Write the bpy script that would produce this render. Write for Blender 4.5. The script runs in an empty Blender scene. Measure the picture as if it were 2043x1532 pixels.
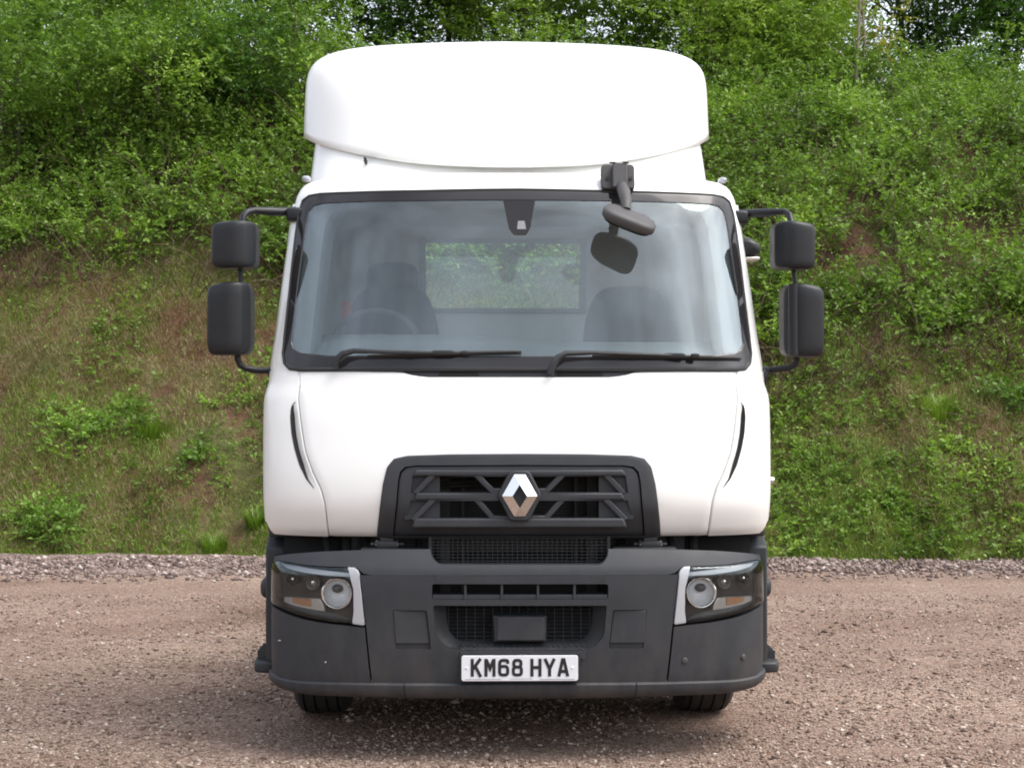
import bpy, bmesh, math, random
import numpy as np
from mathutils import Vector, Matrix, noise as mnoise

R = math.radians
PI = math.pi
sc = bpy.context.scene
col = sc.collection
random.seed(4)

# ------------------------------------------------------------------ camera, sky, sun, exposure
CAMZ, FPX = 1.65, 3300.0
PITCH = math.atan(23 / FPX)
cam = bpy.data.cameras.new('camera')
cam.sensor_width = 36.0
cam.lens = FPX / 2043 * 36.0
cam.clip_end = 2000
camo = bpy.data.objects.new('camera', cam)
col.objects.link(camo)
camo.location = (0, 0, CAMZ)
camo.rotation_euler = (R(90) + PITCH, 0, 0)
sc.camera = camo
sc.render.resolution_x, sc.render.resolution_y = 1024, 767

SUN_EL, SUN_AZ = R(60), R(108)          # azimuth clockwise from +Y: behind the camera, to its right
world = bpy.data.worlds.new('World')
sc.world = world
world.use_nodes = True
wn = world.node_tree
wn.nodes.clear()
sky = wn.nodes.new('ShaderNodeTexSky')
sky.sky_type = 'NISHITA'
sky.sun_disc = False
sky.sun_elevation = SUN_EL
sky.sun_rotation = SUN_AZ
sky.air_density = 1.0
sky.dust_density = 4.0
hsv = wn.nodes.new('ShaderNodeHueSaturation')
hsv.inputs['Saturation'].default_value = 0.42
tcw = wn.nodes.new('ShaderNodeTexCoord')
mpw = wn.nodes.new('ShaderNodeMapping')
mpw.inputs['Scale'].default_value = (1, 1, 1.8)
nzw = wn.nodes.new('ShaderNodeTexNoise')
nzw.inputs['Scale'].default_value = 2.1
nzw.inputs['Detail'].default_value = 6
nzw.inputs['Roughness'].default_value = 0.55
rmw = wn.nodes.new('ShaderNodeMapRange')
rmw.inputs['From Min'].default_value = 0.36
rmw.inputs['From Max'].default_value = 0.64
rmw.inputs['To Min'].default_value = 0.95
rmw.inputs['To Max'].default_value = 2.5
mulw = wn.nodes.new('ShaderNodeVectorMath')
mulw.operation = 'SCALE'
bg = wn.nodes.new('ShaderNodeBackground')
bg.inputs['Strength'].default_value = 0.15
wo = wn.nodes.new('ShaderNodeOutputWorld')
L = wn.links.new
L(sky.outputs[0], hsv.inputs['Color'])
L(tcw.outputs['Generated'], mpw.inputs['Vector'])
L(mpw.outputs[0], nzw.inputs['Vector'])
L(nzw.outputs['Fac'], rmw.inputs['Value'])
L(hsv.outputs[0], mulw.inputs[0])
L(rmw.outputs[0], mulw.inputs['Scale'])
L(mulw.outputs[0], bg.inputs['Color'])
L(bg.outputs[0], wo.inputs[0])

sun = bpy.data.lights.new('sun', 'SUN')
sun.energy = 1.0
sun.angle = R(40)
sun.color = (1.0, 0.965, 0.91)
suno = bpy.data.objects.new('sun', sun)
col.objects.link(suno)
sd = Vector((math.sin(SUN_AZ) * math.cos(SUN_EL), math.cos(SUN_AZ) * math.cos(SUN_EL), math.sin(SUN_EL)))
suno.location = sd * 50
suno.rotation_euler = (-sd).to_track_quat('-Z', 'Y').to_euler()

vs = sc.view_settings
vs.view_transform = 'Standard'
vs.look = 'None'
vs.exposure = 0.52
vs.gamma = 1
vs.use_curve_mapping = False
sc.cycles.filter_width = 1.9
sc.cycles.max_bounces = 8
sc.cycles.diffuse_bounces = 4
sc.cycles.glossy_bounces = 4
sc.cycles.transmission_bounces = 6
sc.cycles.transparent_max_bounces = 16
sc.cycles.caustics_reflective = False
sc.cycles.caustics_refractive = False


# ------------------------------------------------------------------ materials
def new_mat(name):
    m = bpy.data.materials.new(name)
    m.use_nodes = True
    nt = m.node_tree
    return m, nt, nt.nodes['Principled BSDF'], nt.links.new


def node(nt, typ, **kw):
    n = nt.nodes.new(typ)
    for k, v in kw.items():
        if k in n.inputs.keys():
            n.inputs[k].default_value = v
        else:
            setattr(n, k, v)
    return n


def ramp(nt, stops, interp='LINEAR'):
    n = nt.nodes.new('ShaderNodeValToRGB')
    cr = n.color_ramp
    cr.interpolation = interp
    while len(cr.elements) < len(stops):
        cr.elements.new(0.5)
    for e, (p, c) in zip(cr.elements, stops):
        e.position = p
        e.color = (*c, 1) if len(c) == 3 else c
    return n


def simple(name, colr, rough=0.5, metal=0.0, coat=0.0, noise_amt=0.0, noise_scale=40, bump=0.0, bump_scale=900, spec=0.5):
    m, nt, p, ln = new_mat(name)
    p.inputs['Base Color'].default_value = (*colr, 1)
    p.inputs['Roughness'].default_value = rough
    p.inputs['Metallic'].default_value = metal
    p.inputs['Coat Weight'].default_value = coat
    p.inputs['Coat Roughness'].default_value = 0.06
    p.inputs['Specular IOR Level'].default_value = spec
    tc = node(nt, 'ShaderNodeTexCoord')
    if noise_amt:
        nz = node(nt, 'ShaderNodeTexNoise', Scale=noise_scale, Detail=6.0, Roughness=0.65)
        ln(tc.outputs['Object'], nz.inputs['Vector'])
        lo = tuple(c * (1 - noise_amt) for c in colr)
        hi = tuple(min(1, c * (1 + noise_amt)) for c in colr)
        rp = ramp(nt, [(0.3, lo), (0.7, hi)])
        ln(nz.outputs['Fac'], rp.inputs[0])
        ln(rp.outputs[0], p.inputs['Base Color'])
        mr = node(nt, 'ShaderNodeMapRange')
        mr.inputs['From Min'].default_value = 0.3
        mr.inputs['From Max'].default_value = 0.7
        mr.inputs['To Min'].default_value = max(0, rough - 0.08)
        mr.inputs['To Max'].default_value = min(1, rough + 0.08)
        ln(nz.outputs['Fac'], mr.inputs['Value'])
        ln(mr.outputs[0], p.inputs['Roughness'])
    if bump:
        nb = node(nt, 'ShaderNodeTexNoise', Scale=bump_scale, Detail=2.0)
        ln(tc.outputs['Object'], nb.inputs['Vector'])
        bp = node(nt, 'ShaderNodeBump', Strength=bump, Distance=0.001)
        ln(nb.outputs['Fac'], bp.inputs['Height'])
        ln(bp.outputs[0], p.inputs['Normal'])
    return m


M = {}
M['white'] = simple('white_paint', (0.80, 0.80, 0.775), 0.32, coat=0.35)


def charcoal():
    m = simple('charcoal_plastic', (0.028, 0.0305, 0.035), 0.55, noise_amt=0.14, noise_scale=9, bump=0.25, bump_scale=700, spec=0.4)
    nt = m.node_tree
    ln = nt.links.new
    p = nt.nodes['Principled BSDF']
    old = p.inputs['Base Color'].links[0].from_socket
    tc = node(nt, 'ShaderNodeTexCoord')
    sx = node(nt, 'ShaderNodeSeparateXYZ')
    ln(tc.outputs['Object'], sx.inputs[0])
    hgt = node(nt, 'ShaderNodeMapRange')      # road dust thrown up from the yard
    hgt.inputs['From Min'].default_value = 0.30
    hgt.inputs['From Max'].default_value = 0.75
    hgt.inputs['To Min'].default_value = 0.34
    hgt.inputs['To Max'].default_value = 0.05
    ln(sx.outputs['Z'], hgt.inputs['Value'])
    mp = node(nt, 'ShaderNodeMapping')
    mp.inputs['Scale'].default_value = (6, 6, 2.2)
    ln(tc.outputs['Object'], mp.inputs[0])
    nz = node(nt, 'ShaderNodeTexNoise', Scale=1.0, Detail=8.0, Roughness=0.7)
    ln(mp.outputs[0], nz.inputs['Vector'])
    rp = ramp(nt, [(0.42, (0, 0, 0)), (0.75, (1, 1, 1))])
    ln(nz.outputs['Fac'], rp.inputs[0])
    mu = node(nt, 'ShaderNodeMath', operation='MULTIPLY')
    ln(hgt.outputs[0], mu.inputs[0])
    ln(rp.outputs[0], mu.inputs[1])
    # small chips and scratches
    vo = node(nt, 'ShaderNodeTexVoronoi', Scale=17.0)
    ln(tc.outputs['Object'], vo.inputs['Vector'])
    ch = ramp(nt, [(0.0, (1, 1, 1)), (0.045, (0, 0, 0))])
    ln(vo.outputs['Distance'], ch.inputs[0])
    m2 = node(nt, 'ShaderNodeMath', operation='MULTIPLY_ADD', use_clamp=True)
    m2.inputs[1].default_value = 0.16
    ln(ch.outputs[0], m2.inputs[0])
    ln(mu.outputs[0], m2.inputs[2])
    mx = node(nt, 'ShaderNodeMix', data_type='RGBA')
    mx.inputs[7].default_value = (0.15, 0.125, 0.105, 1)
    ln(m2.outputs[0], mx.inputs[0])
    ln(old, mx.inputs[6])
    ln(mx.outputs[2], p.inputs['Base Color'])
    return m


M['plastic'] = charcoal()
M['plastic_dk'] = simple('dark_plastic', (0.018, 0.019, 0.021), 0.55, noise_amt=0.2, noise_scale=12)
M['mirror_black'] = simple('mirror_housing_black', (0.013, 0.014, 0.016), 0.38, noise_amt=0.1, noise_scale=9, bump=0.2, bump_scale=800, spec=0.32)
M['gray_plastic'] = simple('weathered_grey_plastic', (0.055, 0.053, 0.053), 0.6, noise_amt=0.15, noise_scale=25, bump=0.2)
M['frit'] = simple('black_glass_border', (0.020, 0.019, 0.020), 0.07, coat=0.0)
M['rubber'] = simple('rubber_seal', (0.012, 0.012, 0.012), 0.6)
M['tyre'] = simple('tyre_rubber', (0.03, 0.028, 0.026), 0.85, noise_amt=0.3, noise_scale=30)
M['black'] = simple('black_void', (0.006, 0.006, 0.006), 0.8)
M['steel'] = simple('dark_steel', (0.03, 0.028, 0.026), 0.6, metal=0.3, noise_amt=0.3, noise_scale=25)
M['brass'] = simple('bolt_metal', (0.45, 0.40, 0.30), 0.4, metal=0.9)
M['chrome'] = simple('chrome', (0.80, 0.79, 0.78), 0.13, metal=1.0)
M['silver'] = simple('silver_trim', (0.42, 0.43, 0.45), 0.35, metal=0.15, coat=0.2)
M['plate_white'] = simple('plate_white', (0.70, 0.70, 0.73), 0.4)
M['plate_black'] = simple('plate_lettering_black', (0.012, 0.011, 0.012), 0.5)
M['lamp_black'] = simple('lamp_housing_black', (0.018, 0.018, 0.02), 0.3)
M['lamp_grey'] = simple('lamp_bezel_grey', (0.30, 0.29, 0.27), 0.3, metal=0.6)
M['tray'] = simple('indicator_reflector', (0.62, 0.60, 0.57), 0.3, metal=0.3)
M['lamp_shield'] = simple('bulb_shield', (0.12, 0.12, 0.12), 0.4, metal=0.3)
M['orange'] = simple('indicator_orange', (0.62, 0.31, 0.16), 0.3)
M['trim'] = simple('interior_trim', (0.60, 0.63, 0.63), 0.7, noise_amt=0.05, noise_scale=12)
M['dash'] = simple('dashboard_top', (0.50, 0.53, 0.54), 0.6, noise_amt=0.06, noise_scale=15)
M['seat'] = simple('seat_fabric', (0.02, 0.022, 0.026), 0.9, noise_amt=0.2, noise_scale=60)
M['wheel'] = simple('steering_wheel_rim', (0.13, 0.135, 0.14), 0.35)
M['dark_int'] = simple('interior_dark', (0.03, 0.032, 0.034), 0.8)
M['marker'] = simple('marker_lens', (0.33, 0.34, 0.37), 0.2)
M['red'] = simple('red_plastic', (0.45, 0.03, 0.02), 0.4)
M['mirror_glass'] = simple('mirror_glass', (0.75, 0.77, 0.78), 0.03, metal=1.0)
M['dark_mirror'] = simple('painted_dark_mirror_glass', (0.012, 0.014, 0.012), 0.25, spec=0.3)  # mirror glass painted near black so its windscreen reflection reads dark
M['seal_grey'] = simple('rear_window_surround', (0.22, 0.23, 0.23), 0.7)
M['radiator'] = simple('radiator', (0.022, 0.022, 0.022), 0.6)


def glass_mat(name, tint, k, film=0.0):
    m, nt, p, ln = new_mat(name)
    nt.nodes.remove(p)
    out = nt.nodes['Material Output']
    tr = node(nt, 'ShaderNodeBsdfTransparent', Color=(*tint, 1))
    gl = node(nt, 'ShaderNodeBsdfGlossy', Roughness=0.015, Color=(0.87, 0.97, 1.0, 1))
    fr = node(nt, 'ShaderNodeFresnel', IOR=1.5)
    mu = node(nt, 'ShaderNodeMath', operation='MULTIPLY', use_clamp=True)
    mu.inputs[1].default_value = k
    mx = node(nt, 'ShaderNodeMixShader')
    ln(fr.outputs[0], mu.inputs[0])
    ln(mu.outputs[0], mx.inputs[0])
    ln(tr.outputs[0], mx.inputs[1])
    ln(gl.outputs[0], mx.inputs[2])
    ln(mx.outputs[0], out.inputs[0])
    if film:                                  # a thin film of road dust, uneven, on the outside
        df = node(nt, 'ShaderNodeBsdfDiffuse', Color=(0.50, 0.545, 0.57, 1))
        tc = node(nt, 'ShaderNodeTexCoord')
        nz = node(nt, 'ShaderNodeTexNoise', Scale=2.2, Detail=5.0, Roughness=0.6)
        ln(tc.outputs['Object'], nz.inputs['Vector'])
        mr = node(nt, 'ShaderNodeMapRange')
        mr.inputs['From Min'].default_value = 0.3
        mr.inputs['From Max'].default_value = 0.7
        mr.inputs['To Min'].default_value = film * 0.65
        mr.inputs['To Max'].default_value = film * 1.35
        ln(nz.outputs['Fac'], mr.inputs['Value'])
        m2 = node(nt, 'ShaderNodeMixShader')
        ln(mr.outputs[0], m2.inputs[0])
        ln(mx.outputs[0], m2.inputs[1])
        ln(df.outputs[0], m2.inputs[2])
        ln(m2.outputs[0], out.inputs[0])
    return m


M['glass'] = glass_mat('windscreen_glass', (0.84, 0.91, 0.90), 3.5, 0.025)
M['side_glass'] = glass_mat('side_glass', (0.90, 0.95, 0.93), 1.3)
M['lens'] = glass_mat('lamp_lens', (0.93, 0.95, 0.96), 1.3)


def reflector_mat():
    m, nt, p, ln = new_mat('fluted_reflector')
    p.inputs['Metallic'].default_value = 0.0
    p.inputs['Roughness'].default_value = 0.12
    p.inputs['Base Color'].default_value = (0.93, 0.94, 0.95, 1)
    tc = node(nt, 'ShaderNodeTexCoord')
    bk = node(nt, 'ShaderNodeTexBrick', Scale=1.0)
    bk.offset = 0.0
    bk.inputs['Brick Width'].default_value = 0.018
    bk.inputs['Row Height'].default_value = 0.011
    bk.inputs['Mortar Size'].default_value = 0.0022
    bk.inputs['Color1'].default_value = (1, 1, 1, 1)
    bk.inputs['Color2'].default_value = (0.7, 0.7, 0.7, 1)
    bk.inputs['Mortar'].default_value = (0, 0, 0, 1)
    mp = node(nt, 'ShaderNodeMapping')
    mp.inputs['Rotation'].default_value = (R(90), 0, 0)
    ln(tc.outputs['Object'], mp.inputs[0])
    ln(mp.outputs[0], bk.inputs['Vector'])
    bp = node(nt, 'ShaderNodeBump', Strength=0.7, Distance=0.003)
    ln(bk.outputs['Color'], bp.inputs['Height'])
    ln(bp.outputs[0], p.inputs['Normal'])
    return m


M['reflector'] = reflector_mat()


# ------------------------------------------------------------------ helpers
def tag(o, label=None, cat=None, group=None, kind=None):
    if label:
        o['label'] = label
    if cat:
        o['category'] = cat
    if group:
        o['group'] = group
    if kind:
        o['kind'] = kind
    return o


def empty(name, loc, rz=0.0):
    o = bpy.data.objects.new(name, None)
    col.objects.link(o)
    o.location = loc
    o.rotation_euler = (0, 0, rz)
    return o


def mk(name, verts, faces, mat, parent=None, angle=35, bevel=0.0, seg=2, fix=True):
    me = bpy.data.meshes.new(name)
    me.from_pydata([tuple(v) for v in verts], [], faces)
    if fix:
        bm = bmesh.new()
        bm.from_mesh(me)
        bmesh.ops.remove_doubles(bm, verts=bm.verts, dist=1e-5)
        bmesh.ops.recalc_face_normals(bm, faces=bm.faces)
        bm.to_mesh(me)
        bm.free()
    me.materials.append(M[mat] if isinstance(mat, str) else mat)
    me.shade_smooth()
    me.set_sharp_from_angle(angle=R(angle))
    o = bpy.data.objects.new(name, me)
    col.objects.link(o)
    if parent:
        o.parent = parent
    if bevel:
        b = o.modifiers.new('bevel', 'BEVEL')
        b.width = bevel
        b.segments = seg
        b.limit_method = 'ANGLE'
        b.angle_limit = R(38)
        b.use_clamp_overlap = True
    return o


class MB:
    """collects shapes that become one mesh object"""
    def __init__(self):
        self.v, self.f = [], []

    def add(self, verts, faces):
        n = len(self.v)
        self.v += [tuple(v) for v in verts]
        self.f += [tuple(i + n for i in f) for f in faces]
        return self

    def box(self, x0, x1, y0, y1, z0, z1, mat=None):
        vs_ = [(x, y, z) for x in (x0, x1) for y in (y0, y1) for z in (z0, z1)]
        if mat is not None:
            vs_ = [tuple(mat @ Vector(v)) for v in vs_]
        return self.add(vs_, [(0, 1, 3, 2), (4, 6, 7, 5), (0, 4, 5, 1), (2, 3, 7, 6), (0, 2, 6, 4), (1, 5, 7, 3)])

    def prism(self, poly, y0, y1):
        """poly in (x,z) extruded along y"""
        n = len(poly)
        vs_ = [(x, y0, z) for x, z in poly] + [(x, y1, z) for x, z in poly]
        fs = [tuple(range(n))[::-1], tuple(range(n, 2 * n))]
        fs += [(i, (i + 1) % n, n + (i + 1) % n, n + i) for i in range(n)]
        return self.add(vs_, fs)

    def loft(self, loops, closed=True, cap0=False, cap1=False):
        n = len(loops[0])
        vs_ = [p for lp in loops for p in lp]
        fs = []
        for a in range(len(loops) - 1):
            for i in range(n if closed else n - 1):
                j = (i + 1) % n
                fs.append((a * n + i, a * n + j, (a + 1) * n + j, (a + 1) * n + i))
        if cap0:
            fs.append(tuple(range(n))[::-1])
        if cap1:
            k = (len(loops) - 1) * n
            fs.append(tuple(range(k, k + n)))
        return self.add(vs_, fs)

    def tube(self, pts, rad, sides=10, caps=True):
        pts = [Vector(p) for p in pts]
        if not hasattr(rad, '__len__'):
            rad = [rad] * len(pts)
        loops = []
        prev = None
        for i, p in enumerate(pts):
            t = (pts[min(i + 1, len(pts) - 1)] - pts[max(i - 1, 0)]).normalized()
            if prev is None:
                a = t.orthogonal().normalized()
            else:
                a = (prev - t * prev.dot(t)).normalized()
            prev = a
            b = t.cross(a)
            loops.append([p + (a * math.cos(2 * PI * k / sides) + b * math.sin(2 * PI * k / sides)) * rad[i] for k in range(sides)])
        return self.loft(loops, True, caps, caps)

    def lathe(self, prof, axis='x', center=(0, 0, 0), sides=48):
        """prof: list of (a, r) along the axis"""
        c = Vector(center)
        loops = []
        for a, r in prof:
            lp = []
            for k in range(sides):
                q = 2 * PI * k / sides
                if axis == 'x':
                    lp.append(c + Vector((a, r * math.cos(q), r * math.sin(q))))
                elif axis == 'y':
                    lp.append(c + Vector((r * math.cos(q), a, r * math.sin(q))))
                else:
                    lp.append(c + Vector((r * math.cos(q), r * math.sin(q), a)))
            loops.append(lp)
        return self.loft(loops)

    def pillow(self, c, s, e=0.35, rot=None, nu=28, nv=16, shape=None):
        """superellipsoid of half sizes s; shape(x,y,z)->(x,y,z) reshapes in unit space"""
        c = Vector(c)

        def pw(a, k):
            return math.copysign(abs(a) ** k, a)
        loops = []
        for j in range(nv + 1):
            ph = -PI / 2 + PI * j / nv
            lp = []
            for i in range(nu):
                th = 2 * PI * i / nu
                x = pw(math.cos(ph), e) * pw(math.cos(th), e)
                y = pw(math.cos(ph), e) * pw(math.sin(th), e)
                z = pw(math.sin(ph), e)
                if shape:
                    x, y, z = shape(x, y, z)
                p = Vector((x * s[0], y * s[1], z * s[2]))
                if rot is not None:
                    p = rot @ p
                lp.append(c + p)
            loops.append(lp)
        return self.loft(loops)

    def split(self, name, mat, parent=None, **kw):
        """every separate piece becomes an object of its own"""
        par = list(range(len(self.v)))

        def find(a):
            while par[a] != a:
                par[a] = par[par[a]]
                a = par[a]
            return a
        for f in self.f:
            for i in f[1:]:
                par[find(i)] = find(f[0])
        groups = {}
        for f in self.f:
            groups.setdefault(find(f[0]), []).append(f)
        out = []
        for fs in groups.values():
            ids = sorted({i for f in fs for i in f})
            mp = {i: k for k, i in enumerate(ids)}
            out.append(mk(name, [self.v[i] for i in ids], [tuple(mp[i] for i in f) for f in fs], mat, parent, **kw))
        return out

    def build(self, name, mat, parent=None, **kw):
        return mk(name, self.v, self.f, mat, parent, **kw)


def hermite(tab):
    xs = [a for a, b in tab]
    ys = [b for a, b in tab]
    n = len(xs)
    d = [(ys[i + 1] - ys[i]) / (xs[i + 1] - xs[i]) for i in range(n - 1)]
    m = [d[0]] + [0 if d[i - 1] * d[i] <= 0 else 2 * d[i - 1] * d[i] / (d[i - 1] + d[i]) for i in range(1, n - 1)] + [d[-1]]

    def f(x):
        if x <= xs[0]:
            return ys[0] + m[0] * (x - xs[0])
        if x >= xs[-1]:
            return ys[-1] + m[-1] * (x - xs[-1])
        i = 0
        while x > xs[i + 1]:
            i += 1
        h = xs[i + 1] - xs[i]
        t = (x - xs[i]) / h
        return ((1 + 2 * t) * (1 - t) ** 2 * ys[i] + t * (1 - t) ** 2 * h * m[i] + t * t * (3 - 2 * t) * ys[i + 1] + t * t * (t - 1) * h * m[i + 1])
    return f


def lerp_tab(tab):
    xs = [a for a, b in tab]
    ys = [b for a, b in tab]
    return lambda x: float(np.interp(x, xs, ys))


def rounded(poly, r, k=5):
    """fillet the corners of a closed polygon; r may be a list"""
    n = len(poly)
    out = []
    for i in range(n):
        p = Vector(poly[i])
        a = Vector(poly[i - 1]) - p
        b = Vector(poly[(i + 1) % n]) - p
        rr = r[i] if hasattr(r, '__len__') else r
        if rr <= 0:
            out.append((p.x, p.y))
            continue
        d = min(rr, a.length * 0.48, b.length * 0.48)
        p0 = p + a.normalized() * d
        p1 = p + b.normalized() * d
        for j in range(k + 1):
            t = j / k
            q = p0 * (1 - t) ** 2 + p * 2 * t * (1 - t) + p1 * t * t
            out.append((q.x, q.y))
    return out


def resample(poly, n, closed=True):
    pts = [np.array(p, float) for p in poly]
    if closed:
        pts.append(pts[0])
    seg = [np.linalg.norm(pts[i + 1] - pts[i]) for i in range(len(pts) - 1)]
    cum = np.concatenate([[0], np.cumsum(seg)])
    tot = cum[-1]
    ts = [tot * i / n for i in range(n)] if closed else [tot * i / (n - 1) for i in range(n)]
    arr = np.array(pts)
    return [tuple(np.interp(t, cum, arr[:, k]) for k in range(arr.shape[1])) for t in ts]


# ------------------------------------------------------------------ truck frame
TX, TY, PSI = 0.035, 7.4, R(1.2)
truck = empty('truck', (TX, TY, 0), PSI)
tag(truck, 'white forward-control lorry with charcoal bumper and tall roof deflector parked on gravel', 'truck')
cP, sP = math.cos(PSI), math.sin(PSI)


def ray(px, py):
    dx, dz = (px - 1021.5) / FPX, -(py - 766) / FPX
    dy = math.cos(PITCH) - dz * math.sin(PITCH)
    dz = dz * math.cos(PITCH) + math.sin(PITCH)
    ox, oy = -TX, -TY
    o = (ox * cP + oy * sP, -ox * sP + oy * cP)
    d = (dx * cP + dy * sP, -dx * sP + dy * cP)
    return o, d, dz


def at(px, py, y):
    """pixel of the photograph -> lateral position and height on the truck plane at depth y"""
    o, d, dz = ray(px, py)
    t = (y - o[1]) / d[1]
    return (o[0] + d[0] * t, CAMZ + dz * t)


def pts_at(pts, y):
    return [at(a, b, y) for a, b in pts]


def mir(poly):
    return [(-a, b) for a, b in poly][::-1]


class Surf:
    """wrap-around front: superellipse in plan, own half width and front line at every height"""
    def __init__(self, W, y0, D, n, side):
        self.W, self.y0, self.D, self.n, self.side = W, y0, D, n, side

    def base(self, s, h):
        W = self.W(h)
        a = min(abs(s), 1.0)
        th = a * PI / 2
        t = math.sin(th) ** (2 / self.n)
        q = max(math.cos(th), 0) ** (2 / self.n)
        y = self.y0(h) + self.D * (1 - q)
        if abs(s) > 1:
            y = self.y0(h) + self.D + (abs(s) - 1) * self.side
        return Vector((math.copysign(t * W, s), y, h))

    def pos(self, s, h, off=0.0):
        p = self.base(s, h)
        if off:
            e = 0.004
            n = (self.base(s + e, h) - self.base(s - e, h)).cross(self.base(s, h + e) - self.base(s, h - e))
            n.normalize()
            if n.y > 0 and abs(s) <= 0.98 or n.x * s < 0:
                n = -n
            p = p + n * off
        return p

    def dep(self, u, h):
        t = min(abs(u) / self.W(h), 0.9995)
        return self.y0(h) + self.D * (1 - (1 - t ** self.n) ** (1 / self.n))

    def s_of(self, u, h):
        t = min(abs(u) / self.W(h), 0.9995)
        return math.copysign(math.asin(t ** (self.n / 2)) / (PI / 2), u)

    def inv(self, px, py):
        y = 0.15
        for _ in range(14):
            u, h = at(px, py, y)
            y = 0.5 * y + 0.5 * self.dep(u, h)
        u, h = at(px, py, y)
        return (self.s_of(u, h), h)

    def path(self, pts):
        return [self.inv(a, b) for a, b in pts]


def plate_geo(S, outline, off=0.0, thick=0.02, bev=0.004, fac=(0.93, 0.84, 0.72, 0.58, 0.44, 0.3, 0.15), center=None):
    """closed solid panel lying on surface S, outline in (s, h)"""
    n = len(outline)
    if center is None:
        a = np.array(outline)
        c = (a.min(0) + a.max(0)) / 2
    else:
        c = np.array(center)

    def loop(k, o, inset=0.0):
        out = []
        for p in outline:
            d = np.array(p) - c
            m = np.array((d[0] * 1.2, d[1]))
            ln = max(np.linalg.norm(m), 1e-6)
            kk = k * (1 - inset / ln)
            q = c + d * kk
            out.append(S.pos(q[0], q[1], o))
        return out
    mb = MB()
    loops = [loop(k, off) for k in fac[::-1]] + [loop(1, off, bev), loop(1, off - bev * 0.3, bev * 0.3), loop(1, off - bev), loop(1, off - thick)] + [loop(k, off - thick) for k in fac]
    mb.loft(loops)
    m = len(loops)
    nv = len(mb.v)
    mb.v += [tuple(S.pos(c[0], c[1], off)), tuple(S.pos(c[0], c[1], off - thick))]
    for i in range(n):
        j = (i + 1) % n
        mb.f.append((nv, j, i))
        mb.f.append((nv + 1, (m - 1) * n + i, (m - 1) * n + j))
    return mb


def ring_geo(S, outer, inner, off=0.0, thick=0.012, bev=0.003, mid=3):
    n = len(outer)
    o_, i_ = np.array(outer), np.array(inner)

    def loop(t, o):
        a = o_ * (1 - t) + i_ * t
        return [S.pos(p[0], p[1], o) for p in a]
    loops = [loop(0, off - thick), loop(0, off - bev), loop(0.04, off)]
    loops += [loop(t, off) for t in np.linspace(0.2, 0.9, mid)]
    loops += [loop(0.97, off), loop(1, off - bev), loop(1, off - thick)]
    mb = MB()
    mb.loft(loops + [loops[0]])
    return mb


def band_geo(S, s0, s1, hb, ht, off, rows=8, cols=40, thick=0.02, sl=None):
    """panel between two height curves from s0 to s1; off(v) is the relief over its height"""
    sv = sl if sl is not None else [s0 + (s1 - s0) * i / cols for i in range(cols + 1)]
    offf = off if callable(off) else (lambda v: off)
    loops = []
    for j in range(rows + 1):
        v = j / rows
        loops.append([S.pos(s, hb(s) + (ht(s) - hb(s)) * v, offf(v)) for s in sv])
    bk = [[S.pos(s, hb(s) + (ht(s) - hb(s)) * (j / rows), min(offf(0), offf(1)) - thick) for s in sv] for j in range(rows, -1, -1)]
    mb = MB()
    allr = loops + bk + [loops[0]]
    mb.loft(allr, closed=False)
    n = len(sv)
    k = rows + 1
    for j in range(rows):
        a0, a1 = j * n, (j + 1) * n
        b0, b1 = (2 * k - 1 - j) * n, (2 * k - 2 - j) * n
        mb.f.append((a0, a1, b1, b0))
        mb.f.append((a0 + n - 1, b0 + n - 1, b1 + n - 1, a1 + n - 1))
    return mb


def cut(o, cutter_mb):
    me = bpy.data.meshes.new('cutter')
    me.from_pydata(cutter_mb.v, [], cutter_mb.f)
    bm = bmesh.new()
    bm.from_mesh(me)
    bmesh.ops.recalc_face_normals(bm, faces=bm.faces)
    bm.to_mesh(me)
    bm.free()
    c = bpy.data.objects.new('cutter', me)
    col.objects.link(c)
    if o.parent:
        c.parent = o.parent
    md = o.modifiers.new('bool', 'BOOLEAN')
    md.operation = 'DIFFERENCE'
    md.solver = 'EXACT'
    md.object = c
    bpy.context.view_layer.update()
    dg = bpy.context.evaluated_depsgraph_get()
    nm = bpy.data.meshes.new_from_object(o.evaluated_get(dg))
    o.modifiers.clear()
    old = o.data
    o.data = nm
    bpy.data.meshes.remove(old)
    bpy.data.objects.remove(c)
    bpy.data.meshes.remove(me)
    nm.shade_smooth()
    nm.set_sharp_from_angle(angle=R(32))
    nm.name = o.name
    return o


# ------------------------------------------------------------------ cab surfaces
W_body = hermite([(0.95, 1.175), (1.02, 1.192), (1.35, 1.200), (1.60, 1.203), (1.635, 1.202), (1.67, 1.195), (1.715, 1.183), (1.76, 1.182), (1.92, 1.165), (2.35, 1.122), (2.60, 1.088), (2.68, 1.06), (2.735, 0.99)])
Y_body = hermite([(0.99, 0.150), (1.04, 0.100), (1.165, 0.052), (1.20, 0.050), (1.5, 0.085), (1.74, 0.145), (1.80, 0.165), (2.2, 0.285), (2.62, 0.42), (2.66, 0.45), (2.70, 0.52), (2.73, 0.66)])
BODY = Surf(W_body, Y_body, 0.40, 2.6, 1.0)
YBACK = 1.95
CX = 1036.5


def both(left_pts, S):
    """symmetric closed outline from points of the left half (first at the top centre, last at the bottom centre)"""
    lf = S.path(left_pts)
    lf = [(0.0, lf[0][1])] + [(min(a, -0.004), b) for a, b in lf[1:-1]] + [(0.0, lf[-1][1])]
    rt = [(-s, h) for s, h in lf][::-1]
    out = lf + rt
    res = []
    for p in out:
        if not res or (abs(p[0] - res[-1][0]) > 1e-4 or abs(p[1] - res[-1][1]) > 1e-4):
            res.append(p)
    if abs(res[0][0] - res[-1][0]) < 1e-4 and abs(res[0][1] - res[-1][1]) < 1e-4:
        res.pop()
    return res


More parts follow.
